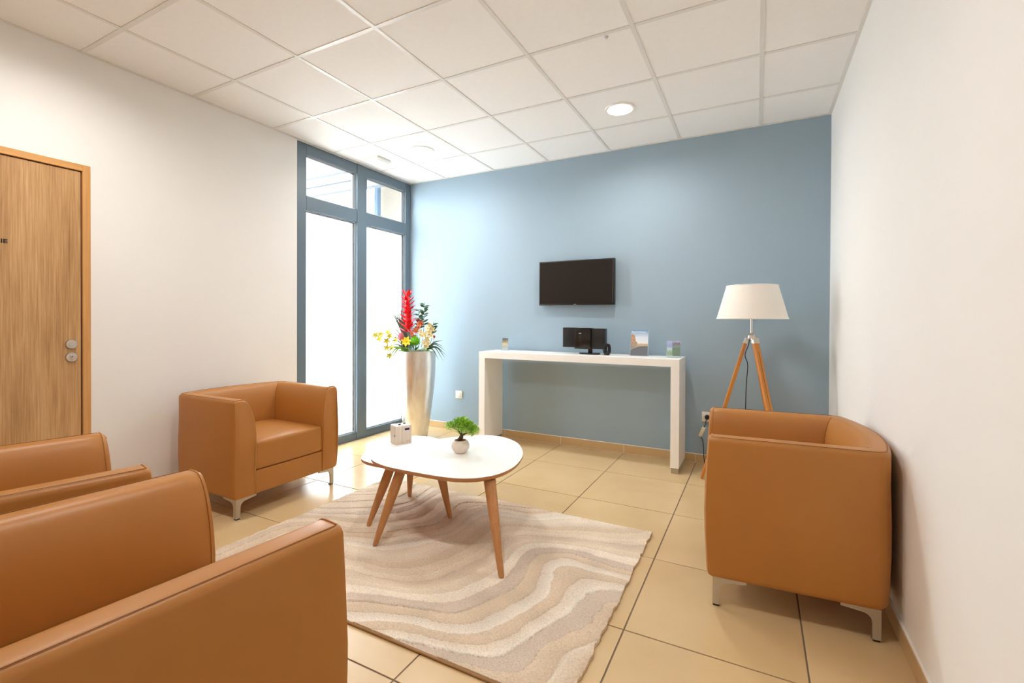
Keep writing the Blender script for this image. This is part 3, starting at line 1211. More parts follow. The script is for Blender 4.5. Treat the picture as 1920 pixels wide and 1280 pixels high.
# ---- bonsai
bo = thing('bonsai', (-1.503, 2.243, ZA), 'small artificial bonsai tree in a round white pot on the taller coffee table', 'plant')
bo.scale = (1.5, 1.5, 1.45)
M['pot'] = simple('speckled_white_pot', lin(228, 216, 204), 0.55, var=0.05, vscale=60)
M['soil'] = simple('terracotta_soil', lin(150, 82, 38), 0.9, var=0.25, vscale=60, bump=0.6, bscale=120)
M['bark'] = simple('bonsai_bark', lin(92, 74, 58), 0.85, var=0.3, vscale=50, bump=0.5, bscale=90)
lathe('pot', [(0, 0), (0.019, 0), (0.021, 0.002), (0.029, 0.010), (0.0345, 0.022), (0.0345, 0.032), (0.030, 0.043), (0.0245, 0.049), (0.0225, 0.0495), (0.0215, 0.047), (0.023, 0.044), (0, 0.043)], M['pot'], bo, 40, smooth=50)
lathe('soil', [(0, 0.0475), (0.012, 0.0472), (0.0225, 0.0455), (0.0225, 0.042), (0, 0.042)], M['soil'], bo, 24)
bm = bmesh.new()
atube(bm, smoothpath([(-0.004, 0, 0.044), (0.000, 0.001, 0.056), (0.005, 0.0, 0.066), (0.003, 0.002, 0.078)], 5), [0.0100] * 5 + [0.008] * 5 + [0.006] * 5 + [0.0055], 10)
brs = [[(0.004, 0, 0.066), (0.022, 0.008, 0.078), (0.042, 0.012, 0.080)], [(0.003, 0, 0.072), (-0.018, 0.004, 0.088), (-0.042, 0.006, 0.090)], [(0.003, 0.0, 0.076), (0.004, -0.006, 0.098), (0.0, 0.0, 0.112)], [(0.004, 0, 0.070), (0.014, -0.016, 0.086), (0.022, -0.024, 0.092)]]
for b in brs:
    atube(bm, smoothpath(b, 4), [0.004 - 0.0003 * k for k in range(9)], 6)
finish(bm, 'trunk', M['bark'], bo, 60)


def leafmat(name, c1, c2, rough=0.5):
    s = NT(name)
    gi = s.n('ShaderNodeNewGeometry')
    s.l(s.ramp(gi.outputs['Random Per Island'], [(0.0, c1), (1.0, c2)]), s.b.inputs['Base Color'])
    s.b.inputs['Roughness'].default_value = rough
    return s.m


M['bonsai_leaf'] = leafmat('bonsai_leaf', lin(116, 172, 46), lin(196, 232, 104))
rl = random.Random(3)


def blade(bm, p, d, n_, L, W, curl=0.0, fold=0.12, mid=0.45):
    """a leaf with a raised edge: 4 segments"""
    d = d.normalized()
    sd = d.cross(n_).normalized()
    nn = sd.cross(d)
    L_, R2, C_ = [], [], []
    for k in range(5):
        t = k / 4
        wdt = W * math.sin(PI * (t ** (0.8 if mid < 0.5 else 1.2)) * 0.98 + 0.02)
        c = p + d * L * t + nn * (-curl * L * t * t)
        C_.append(bm.verts.new(c))
        L_.append(bm.verts.new(c + sd * wdt * 0.5 + nn * fold * wdt))
        R2.append(bm.verts.new(c - sd * wdt * 0.5 + nn * fold * wdt))
    for k in range(4):
        bm.faces.new((C_[k], C_[k + 1], L_[k + 1], L_[k]))
        bm.faces.new((C_[k], R2[k], R2[k + 1], C_[k + 1]))


for cx, cz, cyy, rx, rz_, n_ in [(0.004, 0.118, 0, 0.034, 0.018, 330), (-0.044, 0.097, 0.005, 0.028, 0.014, 220), (0.046, 0.088, 0.012, 0.026, 0.016, 240), (0.024, 0.100, -0.022, 0.028, 0.016, 220), (0.036, 0.108, 0.004, 0.022, 0.014, 150), (-0.016, 0.108, 0.020, 0.026, 0.014, 150)]:
    bm = bmesh.new()
    for k in range(n_):
        while True:
            q = Vector((rl.uniform(-1, 1), rl.uniform(-1, 1), rl.uniform(-1, 1)))
            if 0.25 < q.length < 1: break
        p = Vector((cx + q.x * rx, cyy + q.y * rx, cz + q.z * rz_))
        d = Vector((q.x, q.y, q.z * 0.6 + 0.5)) + Vector((rl.uniform(-.5, .5), rl.uniform(-.5, .5), rl.uniform(-.3, .5)))
        blade(bm, p, d, Vector((0, 0.3, 1)), 0.012, 0.0052)
    f_ = finish(bm, 'leaf_pad', M['bonsai_leaf'], bo, 60)
    f_['kind'] = 'stuff'

# ================================================================== CONSOLE
cs = thing('console_table', (-1.415, 3.93, 0), 'long white console table with slab legs in front of the blue wall', 'table')
hx = 0.897
fy, by = -0.175, 0.175
box('console_top', (-hx, hx, fy, by, 0.820, 0.880), M['white_laminate'], cs, 0.0015, 1)
for s in (-1, 1):
    x0, x1 = sorted((s * hx, s * (hx - 0.064)))
    lg = box('leg', (x0, x1, fy, by, 0.042, 0.8198), M['white_laminate'], cs, 0.0015, 1)
    box('plinth', (x0 + 0.006, x1 - 0.003, fy + 0.004, by - 0.01, 0.0, 0.042), M['plinth'], lg)

# ---- television
tv = thing('television', (-1.481, 4.15, 1.318), 'black flat screen television mounted on the blue wall', 'television')
W2, H2 = 0.3645, 0.414
box('tv_body', (-W2, W2, -0.062, -0.020, 0, H2), M['black'], tv, 0.004, 2)
box('screen', (-W2 + 0.010, W2 - 0.010, -0.0635, -0.062, 0.014, H2 - 0.010), M['screen'], tv)
box('right_bezel_line', (W2 - 0.0165, W2 - 0.012, -0.0645, -0.0635, 0.014, H2 - 0.012), M['dark_grey'], tv)
box('brand_badge', (-0.014, 0.010, -0.0645, -0.0615, 0.004, 0.0085), M['bead'], tv)
M['red'] = simple('red_led', lin(220, 60, 50), 0.3)
box('status_light', (-0.262, -0.244, -0.056, -0.046, -0.005, 0.0), M['red'], tv, 0.001, 1)
box('wall_bracket', (-0.10, 0.10, -0.020, 0.0, 0.10, 0.30), M['black'], tv)

# ---- stereo
ZC = 0.880
st = thing('stereo_system', (-1.345, 3.955, ZC), 'flat black stereo system on the console below the television', 'stereo')
bm = bmesh.new()
aprism(bm, closed_spline([(-0.015, -0.05), (0.10, -0.055), (0.145, 0.0), (0.10, 0.055), (0.0, 0.05), (-0.04, 0.0)], 8), 0, 0.014)
finish(bm, 'base', M['black_gloss'], st)
box('stem', (0.03, 0.065, 0.01, 0.035, 0.014, 0.07), M['black_gloss'], st, 0.003, 1)
box('left_speaker', (-0.192, -0.078, -0.030, 0.05, 0.058, 0.232), M['black'], st, 0.003, 2)
box('right_speaker', (0.072, 0.190, -0.030, 0.05, 0.048, 0.226), M['black'], st, 0.003, 2)
cu = box('centre_unit', (-0.0775, 0.0715, -0.042, 0.05, 0.046, 0.230), M['black_gloss'], st, 0.003, 2)
box('brand_mark', (-0.038, -0.016, -0.0428, -0.042, 0.180, 0.1855), M['bead'], cu)
for k in range(3):
    box('button', (-0.040, -0.018, -0.0428, -0.042, 0.166 - 0.011 * k, 0.169 - 0.011 * k), M['dark_grey'], cu)
rc = thing('cable_bundle', (-1.128, 3.915, ZC), 'small black coiled cable standing beside the stereo', 'cable')
bm = bmesh.new()
for k in range(5):
    a = 0.012 * (k - 2)
    lp = [Vector((a * 0.4 + 0.022 * math.cos(t) * (1 - 0.05 * k), a * 0.6 + 0.006 * math.sin(t * 2 + k), 0.052 + 0.048 * math.sin(t) * (1 - 0.03 * k) + 0.0)) for t in np.linspace(0, 2 * PI, 28)]
    atube(bm, lp, 0.0038, 6)
finish(bm, 'cable_loop', M['cord'], rc, 60)
bm = bmesh.new()
abox(bm, -0.024, 0.020, -0.014, 0.014, 0, 0.022, 0.005, 2)
finish(bm, 'plug', M['black'], rc)


# ---- leaflet holders
def printmat(name, stops, axis='z', noise_amt=0.08, height=0.2):
    """flat print: horizontal colour bands with soft noise"""
    s = NT(name)
    tc = s.n('ShaderNodeTexCoord')
    sp = s.n('ShaderNodeSeparateXYZ')
    s.l(tc.outputs['Object'], sp.inputs[0])
    nz = s.noise(tc.outputs['Object'], 40, 3)
    mm = s.n('ShaderNodeMath', operation='MULTIPLY_ADD')
    s.l(nz, mm.inputs[0])
    mm.inputs[1].default_value = noise_amt
    mm.inputs[2].default_value = -noise_amt / 2
    dv = s.n('ShaderNodeMath', operation='DIVIDE')
    s.l(sp.outputs['Z'], dv.inputs[0])
    dv.inputs[1].default_value = height
    ad = s.n('ShaderNodeMath', operation='ADD')
    s.l(dv.outputs[0], ad.inputs[0])
    s.l(mm.outputs[0], ad.inputs[1])
    s.l(s.ramp(ad.outputs[0], stops), s.b.inputs['Base Color'])
    s.b.inputs['Roughness'].default_value = 0.35
    return s.m


def holder(name, label, loc, w_, h, tilt=R_(-8), rz=0.0):
    t = thing(name, loc, label, 'holder', rz)
    bm = bmesh.new()
    mt = Matrix.Rotation(tilt, 4, 'X')
    abox(bm, -w_ / 2 - 0.004, w_ / 2 + 0.004, 0.006, 0.009, 0.002, h, mat4=mt)
    abox(bm, -w_ / 2 - 0.004, w_ / 2 + 0.004, -0.009, -0.006, 0.002, h * 0.45, mat4=mt)
    abox(bm, -w_ / 2 - 0.004, -w_ / 2 - 0.0015, -0.006, 0.006, 0.002, h * 0.7, mat4=mt)
    abox(bm, w_ / 2 + 0.0015, w_ / 2 + 0.004, -0.006, 0.006, 0.002, h * 0.7, mat4=mt)
    abox(bm, -w_ / 2 - 0.004, w_ / 2 + 0.004, -0.012, 0.040, 0, 0.0025)
    finish(bm, 'acrylic_stand', M['acrylic'], t, None)
    return t, mt


def leaflet(t, mt, name, x0, x1, z0, z1, mat, y=-0.003):
    bm = bmesh.new()
    abox(bm, x0, x1, y, y + 0.002, z0, z1)
    o = finish(bm, name, mat, t, None)
    o.rotation_euler = mt.to_euler()
    return o


P_small = printmat('leaflet_print_small', [(0.0, lin(182, 186, 196)), (0.30, lin(176, 166, 136)), (0.55, lin(196, 176, 152)), (0.75, lin(140, 126, 96)), (1.0, lin(66, 78, 84))], noise_amt=0.5, height=0.12)
t, mt = holder('card_holder', 'tiny clear holder with a small picture card at the left end of the console', (-2.165, 3.99, ZC), 0.066, 0.125)
leaflet(t, mt, 'card', -0.031, 0.031, 0.012, 0.122, P_small)

P_mag = printmat('magazine_print', [(0.0, lin(96, 98, 108)), (0.30, lin(112, 112, 124)), (0.315, lin(206, 164, 116)), (0.47, lin(206, 172, 128)), (0.50, lin(226, 226, 230)), (0.72, lin(212, 222, 232)), (1.0, lin(110, 150, 190))], noise_amt=0.03, height=0.214)
t, mt = holder('magazine_holder', 'clear holder with a travel magazine showing a woman by a car, on the console', (-0.875, 3.985, ZC), 0.148, 0.226)
mag = leaflet(t, mt, 'magazine', -0.071, 0.071, 0.004, 0.218, P_mag, -0.004)
M['hair'] = simple('print_brown_hair', lin(176, 140, 116), 0.4, var=0.35, vscale=70)
M['car'] = simple('print_dark_car', lin(66, 64, 78), 0.4, var=0.1, vscale=30)
M['carline'] = simple('print_black_line', lin(34, 32, 40), 0.4)
M['letter'] = simple('print_white', lin(238, 244, 250), 0.4)


def flat(name, pts, y, mat, par):
    bm = bmesh.new()
    aprism(bm, pts, 0, 0.0003, Matrix(((1, 0, 0, 0), (0, 0, -1, y), (0, 1, 0, 0), (0, 0, 0, 1))))
    return finish(bm, name, mat, par, None)


flat('printed_figure', [(-0.071, 0.05), (-0.040, 0.062), (-0.020, 0.085), (-0.016, 0.115), (-0.030, 0.122), (-0.034, 0.15), (-0.040, 0.174), (-0.055, 0.182), (-0.071, 0.178)], -0.0041, M['hair'], mag)
flat('printed_car', [(-0.071, 0.008), (0.071, 0.008), (0.071, 0.078), (0.03, 0.078), (-0.005, 0.073), (-0.04, 0.052), (-0.071, 0.036)], -0.0045, M['car'], mag)
flat('printed_car_edge', [(-0.071, 0.034), (-0.04, 0.050), (-0.005, 0.071), (0.03, 0.076), (0.071, 0.076), (0.071, 0.081), (0.03, 0.081), (-0.008, 0.077), (-0.045, 0.056), (-0.071, 0.040)], -0.0049, M['carline'], mag)
text_mesh('magazine_title', "Pays de l'Ource", 0.0185, M['letter'], mag, Matrix(((1, 0, 0, -0.066), (0, 0, -1, -0.0044), (0, 1, 0, 0.196), (0, 0, 0, 1))), 0.0002)

P_a = printmat('leaflet_print_sky', [(0.0, lin(190, 190, 176)), (0.22, lin(120, 146, 96)), (0.36, lin(136, 166, 120)), (0.5, lin(196, 214, 206)), (0.7, lin(150, 160, 206)), (1.0, lin(170, 180, 214))], noise_amt=0.22, height=0.13)
P_b = printmat('leaflet_print_forest', [(0.0, lin(190, 186, 176)), (0.12, lin(72, 100, 62)), (0.45, lin(84, 118, 78)), (0.7, lin(130, 142, 140)), (0.86, lin(120, 104, 122)), (1.0, lin(170, 170, 206))], noise_amt=0.25, height=0.13)
t, mt = holder('leaflet_holder', 'clear two pocket leaflet holder at the right end of the console', (-0.590, 3.94, ZC), 0.104, 0.136)
leaflet(t, mt, 'leaflet', -0.050, -0.012, 0.012, 0.132, P_a)
leaflet(t, mt, 'leaflet', -0.008, 0.050, 0.012, 0.134, P_b)


# ================================================================== WALL PLATES AND CORD
def plate(label, x, z, name, cat):
    t = thing(name, (x, YB, z), label, cat)
    box('cover_plate', (-0.041, 0.041, -0.010, 0, -0.041, 0.041), M['socket_white'], t, 0.004, 2)
    return t


t = plate('white square wall switch plate on the blue wall left of the console', -2.799, 0.383, 'wall_switch', 'switch')
box('rocker', (-0.028, 0.028, -0.014, -0.010, -0.028, 0.028), M['socket_white'], t, 0.003, 2)
t = plate('white power socket on the blue wall right of the console', -0.352, 0.388, 'power_socket', 'socket')
bm = bmesh.new()
alathe(bm, [(0.023, 0.0), (0.021, 0.003), (0.0205, 0.0)], 28, mat4=Matrix.Translation((0, -0.010, 0)) @ Matrix.Rotation(PI / 2, 4, 'X'))
finish(bm, 'socket_well', M['socket_white'], t)

pc = thing('lamp_power_lead', (-0.352, YB, 0), 'black lamp cord with black plug and cream inline switch hanging from the socket', 'cord')
bm = bmesh.new()
alathe(bm, [(0, 0), (0.019, 0), (0.019, 0.018), (0.014, 0.034), (0, 0.036)], 20, mat4=Matrix.Translation((0, -0.0105, 0.388)) @ Matrix.Rotation(PI / 2, 4, 'X'))
finish(bm, 'plug', M['black'], pc)
tube('cord_upper', smoothpath([(0, -0.045, 0.388), (-0.004, -0.060, 0.37), (-0.010, -0.055, 0.335), (-0.020, -0.045, 0.31)], 6), 0.0032, M['cord'], pc)
bm = bmesh.new()
abox(bm, -0.014, 0.014, -0.012, 0.012, -0.042, 0.042, 0.006, 2, Matrix.Translation((-0.036, -0.045, 0.27)) @ Matrix.Rotation(R_(22), 4, 'Y'))
sw = finish(bm, 'inline_switch', M['cream_plastic'], pc)
tube('cord_lower', smoothpath([(-0.050, -0.045, 0.234), (-0.030, -0.045, 0.20), (-0.022, -0.05, 0.13), (-0.018, -0.06, 0.06), (0.0, -0.10, 0.006), (0.06, -0.20, 0.005), (0.10, -0.42, 0.005), (0.05, -0.52, 0.005), (0.10, -0.60, 0.005), (0.25, -0.55, 0.005), (0.30, -0.45, 0.005)], 8), 0.0032, M['cord'], pc)

# ================================================================== TRIPOD LAMP
LX, LY = -0.031, 3.80
lp = thing('floor_lamp', (LX, LY, 0), 'wooden tripod floor lamp with white cone shade in the far right corner', 'lamp')
ZHUB = 1.075
FR = 0.328
for k, deg in enumerate((190, 312, 53)):
    a = R_(deg)
    d = Vector((math.cos(a), math.sin(a), 0))
    A = d * 0.034 + Vector((0, 0, ZHUB - 0.035))
    B = d * FR + Vector((0, 0, 0.0))
    ax = (B - A).normalized()
    sd = Vector((-d.y, d.x, 0))
    nn = sd.cross(ax).normalized()
    L = (B - A).length
    rot = Matrix((sd, nn, -ax)).transposed().to_4x4()
    mt = Matrix.Translation(A) @ rot
    bm = bmesh.new()
    abox(bm, -0.021, 0.021, -0.011, 0.011, -L * 0.80, 0, 0.0015, 1)
    abox(bm, -0.017, 0.017, -0.009, 0.009, -L, -L * 0.80, 0.0015, 1)
    bmesh.ops.recalc_face_normals(bm, faces=bm.faces)
    me = bpy.data.meshes.new('leg')
    bm.to_mesh(me)
    bm.free()
    lg = link(me, 'leg', M['lamp_wood'], lp, 30)
    lg.matrix_local = mt
    zmin = min((mt @ v_.co).z for v_ in me.vertices)
    lg.location.z -= zmin
    box('slot', (-0.0022, 0.0022, -0.0113, 0.0113, -L * 0.60, -0.09), M['seam'], lg)
    box('clasp', (-0.0235, 0.0235, -0.0135, 0.0135, -0.030, 0.012), M['steel'], lg, 0.002, 1)
    bm = bmesh.new()
    alathe(bm, [(0, -0.03), (0.006, -0.03), (0.006, 0.03), (0, 0.03)], 12, mat4=Matrix.Translation((0, 0, 0.006)) @ Matrix.Rotation(PI / 2, 4, 'Y'))
    finish(bm, 'hinge_bolt', M['chrome'], lg)
lathe('hub', [(0, 1.035), (0.022, 1.035), (0.030, 1.045), (0.030, 1.070), (0.022, 1.082), (0.011, 1.088), (0, 1.088)], M['steel'], lp, 28)
lathe('stem', [(0, 1.085), (0.0085, 1.085), (0.0085, 1.29), (0, 1.29)], M['chrome'], lp, 20)
lathe('lamp_holder', [(0, 1.24), (0.019, 1.24), (0.019, 1.30), (0, 1.30)], M['white_matte'], lp, 20)
M['bulb'] = simple('opal_bulb', lin(246, 244, 240), 0.3)
lathe('bulb', [(0, 1.30), (0.013, 1.30), (0.015, 1.32), (0.030, 1.35), (0.030, 1.37), (0.018, 1.39), (0, 1.395)], M['bulb'], lp, 24)
shd = lathe('lamp_shade', [(0.2330, 1.190), (0.2335, 1.190), (0.1675, 1.432), (0.1660, 1.432), (0.2320, 1.190), (0.2330, 1.190)], M['shade'], lp, 72, smooth=40)
bm = bmesh.new()
for r_, z_ in ((0.2338, 1.1925), (0.1672, 1.430)):
    atube(bm, [(r_ * math.cos(q), r_ * math.sin(q), z_) for q in np.linspace(0, 2 * PI, 73)], 0.003, 6, cap=False)
for k in range(3):
    a = 2 * PI * k / 3
    atube(bm, [(0.018 * math.cos(a), 0.018 * math.sin(a), 1.285), (0.2265 * math.cos(a), 0.2265 * math.sin(a), 1.205)], 0.002, 6)
finish(bm, 'shade_ring', M['white_matte'], shd, 60)
tube('cord', smoothpath([(-0.008, -0.012, 1.06), (-0.020, -0.045, 1.00), (-0.040, -0.050, 0.93), (-0.022, -0.050, 0.86), (-0.030, -0.045, 0.72), (-0.034, -0.04, 0.5), (-0.03, -0.04, 0.2), (0.0, -0.05, 0.006), (0.0, -0.10, 0.005)], 8), 0.0032, M['cord'], lp)

# ================================================================== VASE WITH FLOWERS
VX, VY = -2.97, 3.65
VH = 0.872
vs = thing('floor_vase', (VX, VY, 0), 'tall silver leaf floor vase in the corner by the window', 'vase')
lathe('vase_body', [(0, 0), (0.100, 0), (0.108, 0.008), (0.124, 0.12), (0.146, 0.27), (0.166, 0.42), (0.180, 0.56), (0.187, 0.68), (0.188, 0.80), (0.186, VH), (0.178, VH + 0.001), (0.178, 0.80), (0.166, 0.76), (0, 0.76)], M['vase'], vs, 64, smooth=50)
M['moss'] = simple('dark_moss', lin(52, 78, 30), 0.95, var=0.4, vscale=30, bump=0.8, bscale=60)
lathe('moss_bed', [(0, 0.862), (0.06, 0.858), (0.12, 0.85), (0.172, 0.835), (0.170, 0.78), (0, 0.77)], M['moss'], vs, 32)
RV = Vector((0.8863, 0.4631, 0))        # right as the photograph sees it
TV_ = Vector((0.463, -0.886, 0))        # towards the room
K = 0.00530


def vp(px, py, depth=0.0):
    """point of the bouquet in vase space (origin at vase foot)"""
    return RV * ((px - 781) * K) + TV_ * depth + Vector((0, 0, VH + (656 - py) * K))


M['red_bract'] = leafmat('red_bract', lin(226, 16, 34), lin(250, 46, 62), 0.4)
M['stem_green'] = simple('stem_green', lin(86, 122, 52), 0.6, var=0.1)
M['leaf_dark'] = leafmat('leaf_dark_green', lin(34, 78, 42), lin(72, 120, 66), 0.45)
M['leaf_mid'] = leafmat('leaf_mid_green', lin(86, 134, 36), lin(136, 178, 64), 0.5)
M['grass'] = leafmat('steel_grass', lin(52, 78, 60), lin(100, 122, 96), 0.5)
M['grass_red'] = leafmat('bronze_grass', lin(74, 60, 48), lin(110, 110, 76), 0.5)
M['yellow'] = leafmat('yellow_petal', lin(236, 200, 12), lin(250, 224, 60), 0.5)
M['yellow_green'] = leafmat('yellow_green_petal', lin(188, 172, 20), lin(224, 204, 70), 0.5)
M['cream'] = leafmat('cream_petal', lin(228, 206, 140), lin(244, 232, 190), 0.5)
M['orange'] = leafmat('rust_petal', lin(186, 84, 44), lin(222, 128, 76), 0.5)
M['pink'] = leafmat('pink_petal', lin(206, 96, 118), lin(236, 160, 172), 0.5)
M['lime'] = leafmat('lime_pompon', lin(96, 180, 10), lin(140, 212, 40), 0.6)
M['wine'] = leafmat('wine_petal', lin(150, 30, 50), lin(200, 60, 80), 0.5)
rf = random.Random(11)
VB = Vector((VX, VY, 0))


def flower_thing(name, label, cat, base):
    return thing(name, VB + base, label, cat, group=None)


def rel(base, *pts):
    return [p - base for p in pts]


# red heliconia-like spike
b0 = vp(772, 652, 0.02)
fl = flower_thing('red_flower_spike', 'tall red spiky flower spike in the silver vase', 'flower', b0)
axis = smoothpath(rel(b0, b0, vp(767, 622, 0.03), vp(765, 590, 0.03), vp(765, 552, 0.03)), 8)
tube('stem', axis, [0.006 - 0.0001 * k for k in range(len(axis))], M['stem_green'], fl)
a0, a1 = vp(767, 622, 0.03) - b0, vp(765, 550, 0.03) - b0
M['red_core'] = simple('red_spike_core', lin(216, 14, 30), 0.5)
core = [a0.lerp(a1, k / 10) for k in range(11)]
tube('spike_core', core, [0.006, 0.020, 0.028, 0.030, 0.028, 0.026, 0.025, 0.023, 0.019, 0.012, 0.004], M['red_core'], fl, 10)
for lvl in range(9):
    t_ = lvl / 8
    p = a0.lerp(a1, t_ * 0.92)
    for s_ in range(6):
        a = rf.uniform(0, 0.6) + s_ * 2 * PI / 6 + lvl * 0.9
        rad = RV * math.cos(a) + TV_ * math.sin(a)
        d = rad * (1.05 if t_ < 0.9 else 0.55) + Vector((0, 0, 0.85 + 0.35 * t_))
        L = (0.112 - 0.030 * t_) * rf.uniform(0.8, 1.15)
        bm = bmesh.new()
        blade(bm, Vector((0, 0, 0)), d, rad, L, 0.040, curl=-0.20, fold=0.25)
        o = finish(bm, 'bract', M['red_bract'], fl, 60, loc=p + rad * 0.005)


def spray(name, label, base, path, mat_stem, blooms, petal_mat, size, n_pet=5, leafy=None, heart=None, r=0.003):
    f = flower_thing(name, label, 'flower', base)
    pts = smoothpath(rel(base, *path), 6)
    tube('stem', pts, [r * (1 - 0.5 * k / len(pts)) for k in range(len(pts))], mat_stem, f, 6)
    for (p, face) in blooms:
        bm = bmesh.new()
        fc = face.normalized()
        u_ = fc.cross(Vector((0, 0, 1)))
        u_ = u_.normalized() if u_.length > 0.01 else RV
        w_ = fc.cross(u_)
        off = rf.uniform(0, 1)
        for k in range(n_pet):
            a = 2 * PI * (k + off) / n_pet
            d = u_ * math.cos(a) + w_ * math.sin(a) + fc * 0.35
            blade(bm, Vector((0, 0, 0)), d, fc, size * rf.uniform(0.85, 1.1), size * 0.55, curl=0.1)
        if heart:
            bmesh.ops.create_icosphere(bm, subdivisions=1, radius=size * 0.2, matrix=Matrix.Translation(fc * size * 0.15))
        finish(bm, 'blossom', petal_mat, f, 60, loc=p - base)
    return f


def rv3(sx=0.5):
    return TV_ + RV * rf.uniform(-sx, sx) + Vector((0, 0, rf.uniform(-0.2, 0.6)))


b0 = vp(757, 650, 0.05)
spray('yellow_orchid_spray', 'arching spray of small yellow green orchids leaning out over the left of the vase', b0, [b0, vp(745, 642, 0.06), vp(728, 632, 0.07), vp(708, 628, 0.06)], M['stem_green'],
      [(vp(708, 628, .06), rv3()), (vp(717, 634, .07), rv3()), (vp(718, 626, .07), rv3()), (vp(732, 622, .07), rv3()), (vp(729, 638, .07), rv3()), (vp(735, 628, .07), rv3()), (vp(746, 637, .07), rv3())], M['yellow_green'], 0.040)
b0 = vp(760, 652, 0.09)
spray('yellow_orchid_spray', 'short spray of small yellow orchids hanging over the vase rim at left', b0, [b0, vp(750, 645, 0.12), vp(742, 650, 0.14), vp(738, 664, 0.15)], M['stem_green'],
      [(vp(743, 649, .15), rv3()), (vp(738, 664, .15), rv3()), (vp(733, 650, .14), rv3())], M['yellow_green'], 0.038)
b0 = vp(770, 654, 0.10)
spray('yellow_lily', 'bright yellow star flower at the front of the bouquet', b0, [b0, vp(769, 648, 0.12), vp(768, 639, 0.13)], M['stem_green'], [(vp(768, 638, .135), TV_ + Vector((0, 0, .3)))], M['yellow'], 0.055, 7, heart=True)
b0 = vp(777, 654, 0.03)
spray('rust_orchid_stem', 'stem of rust orange orchids right of the red spike', b0, [b0, vp(779, 640, 0.05), vp(783, 622, 0.05), vp(790, 602, 0.05)], M['stem_green'],
      [(vp(776, 624, .07), rv3()), (vp(783, 619, .07), rv3()), (vp(779, 630, .07), rv3()), (vp(788, 607, .06), rv3()), (vp(793, 605, .06), rv3()), (vp(787, 613, .06), rv3())], M['orange'], 0.036, heart=True)
b0 = vp(781, 654, 0.0)
spray('wine_bud_stem', 'thin stem with a wine red bud above the rust orchids', b0, [b0, vp(783, 630, 0.0), vp(785, 600, 0.0)], M['stem_green'], [(vp(785, 599, .01), Vector((0, 0, 1))), (vp(784, 601, .01), rv3()), (vp(786, 601, .01), rv3())], M['wine'], 0.022)
b0 = vp(797, 654, 0.05)
spray('cream_orchid_spray', 'upright spray of cream yellow orchids at the right of the bouquet', b0, [b0, vp(800, 640, 0.06), vp(806, 622, 0.06), vp(808, 607, 0.05)], M['stem_green'],
      [(vp(808, 609, .06), rv3()), (vp(805, 614, .07), rv3()), (vp(812, 616, .06), rv3()), (vp(807, 621, .07), rv3()), (vp(800, 626, .08), rv3()), (vp(795, 628, .08), rv3()), (vp(811, 628, .07), rv3()), (vp(803, 634, .08), rv3()), (vp(799, 641, .09), rv3()), (vp(806, 642, .08), rv3()), (vp(792, 622, .07), rv3()), (vp(802, 648, .09), rv3())], M['cream'], 0.036, heart=True)
b0 = vp(811, 652, 0.0)
spray('wine_bud_stem', 'stem with a dark wine bud at the right edge of the cream orchids', b0, [b0, vp(813, 642, 0.02), vp(815, 630, 0.03)], M['stem_green'], [(vp(815, 629, .03), Vector((0, 0, 1))), (vp(815, 630, .035), rv3())], M['wine'], 0.020)

# pink protea
b0 = vp(760, 654, 0.06)
f = flower_thing('pink_protea', 'round pink protea flower at the foot of the red spike', 'flower', b0)
tube('stem', smoothpath(rel(b0, b0, vp(759, 645, 0.08), vp(758, 638, 0.09)), 4), 0.005, M['stem_green'], f)
c = vp(757, 630, 0.10) - b0
for k in range(44):
    zz = 1 - 2 * (k + .5) / 44
    a = k * 2.399
    rr_ = math.sqrt(1 - zz * zz)
    n_ = RV * (rr_ * math.cos(a)) + TV_ * (rr_ * math.sin(a)) + Vector((0, 0, zz))
    bm = bmesh.new()
    blade(bm, Vector((0, 0, 0)), Vector((0, 0, 1)) + n_ * 0.35, n_, 0.030, 0.018, curl=0.35)
    finish(bm, 'petal', M['pink'], f, 60, loc=c + Vector((n_.x * 0.026, n_.y * 0.026, n_.z * 0.034 - 0.012)))
# lime pompon
b0 = vp(783, 655, 0.08)
f = flower_thing('green_pompon', 'fluffy lime green pompon flower in the middle of the bouquet', 'flower', b0)
tube('stem', rel(b0, b0, vp(783, 645, 0.10)), 0.004, M['stem_green'], f)
c = vp(783, 637, 0.11) - b0
bm = bmesh.new()
bmesh.ops.create_icosphere(bm, subdivisions=2, radius=0.034, matrix=Matrix.Translation(c))
for k in range(420):
    zz = 1 - 2 * (k + .5) / 420
    a = k * 2.399
    rr_ = math.sqrt(1 - zz * zz)
    n_ = Vector((rr_ * math.cos(a), rr_ * math.sin(a), zz))
    blade(bm, c + n_ * 0.032, n_ + Vector((rf.uniform(-.4, .4), rf.uniform(-.4, .4), rf.uniform(-.4, .4))), Vector((n_.y, n_.z, n_.x)), 0.018, 0.004)
pp = finish(bm, 'pompon_head', M['lime'], f, 60)

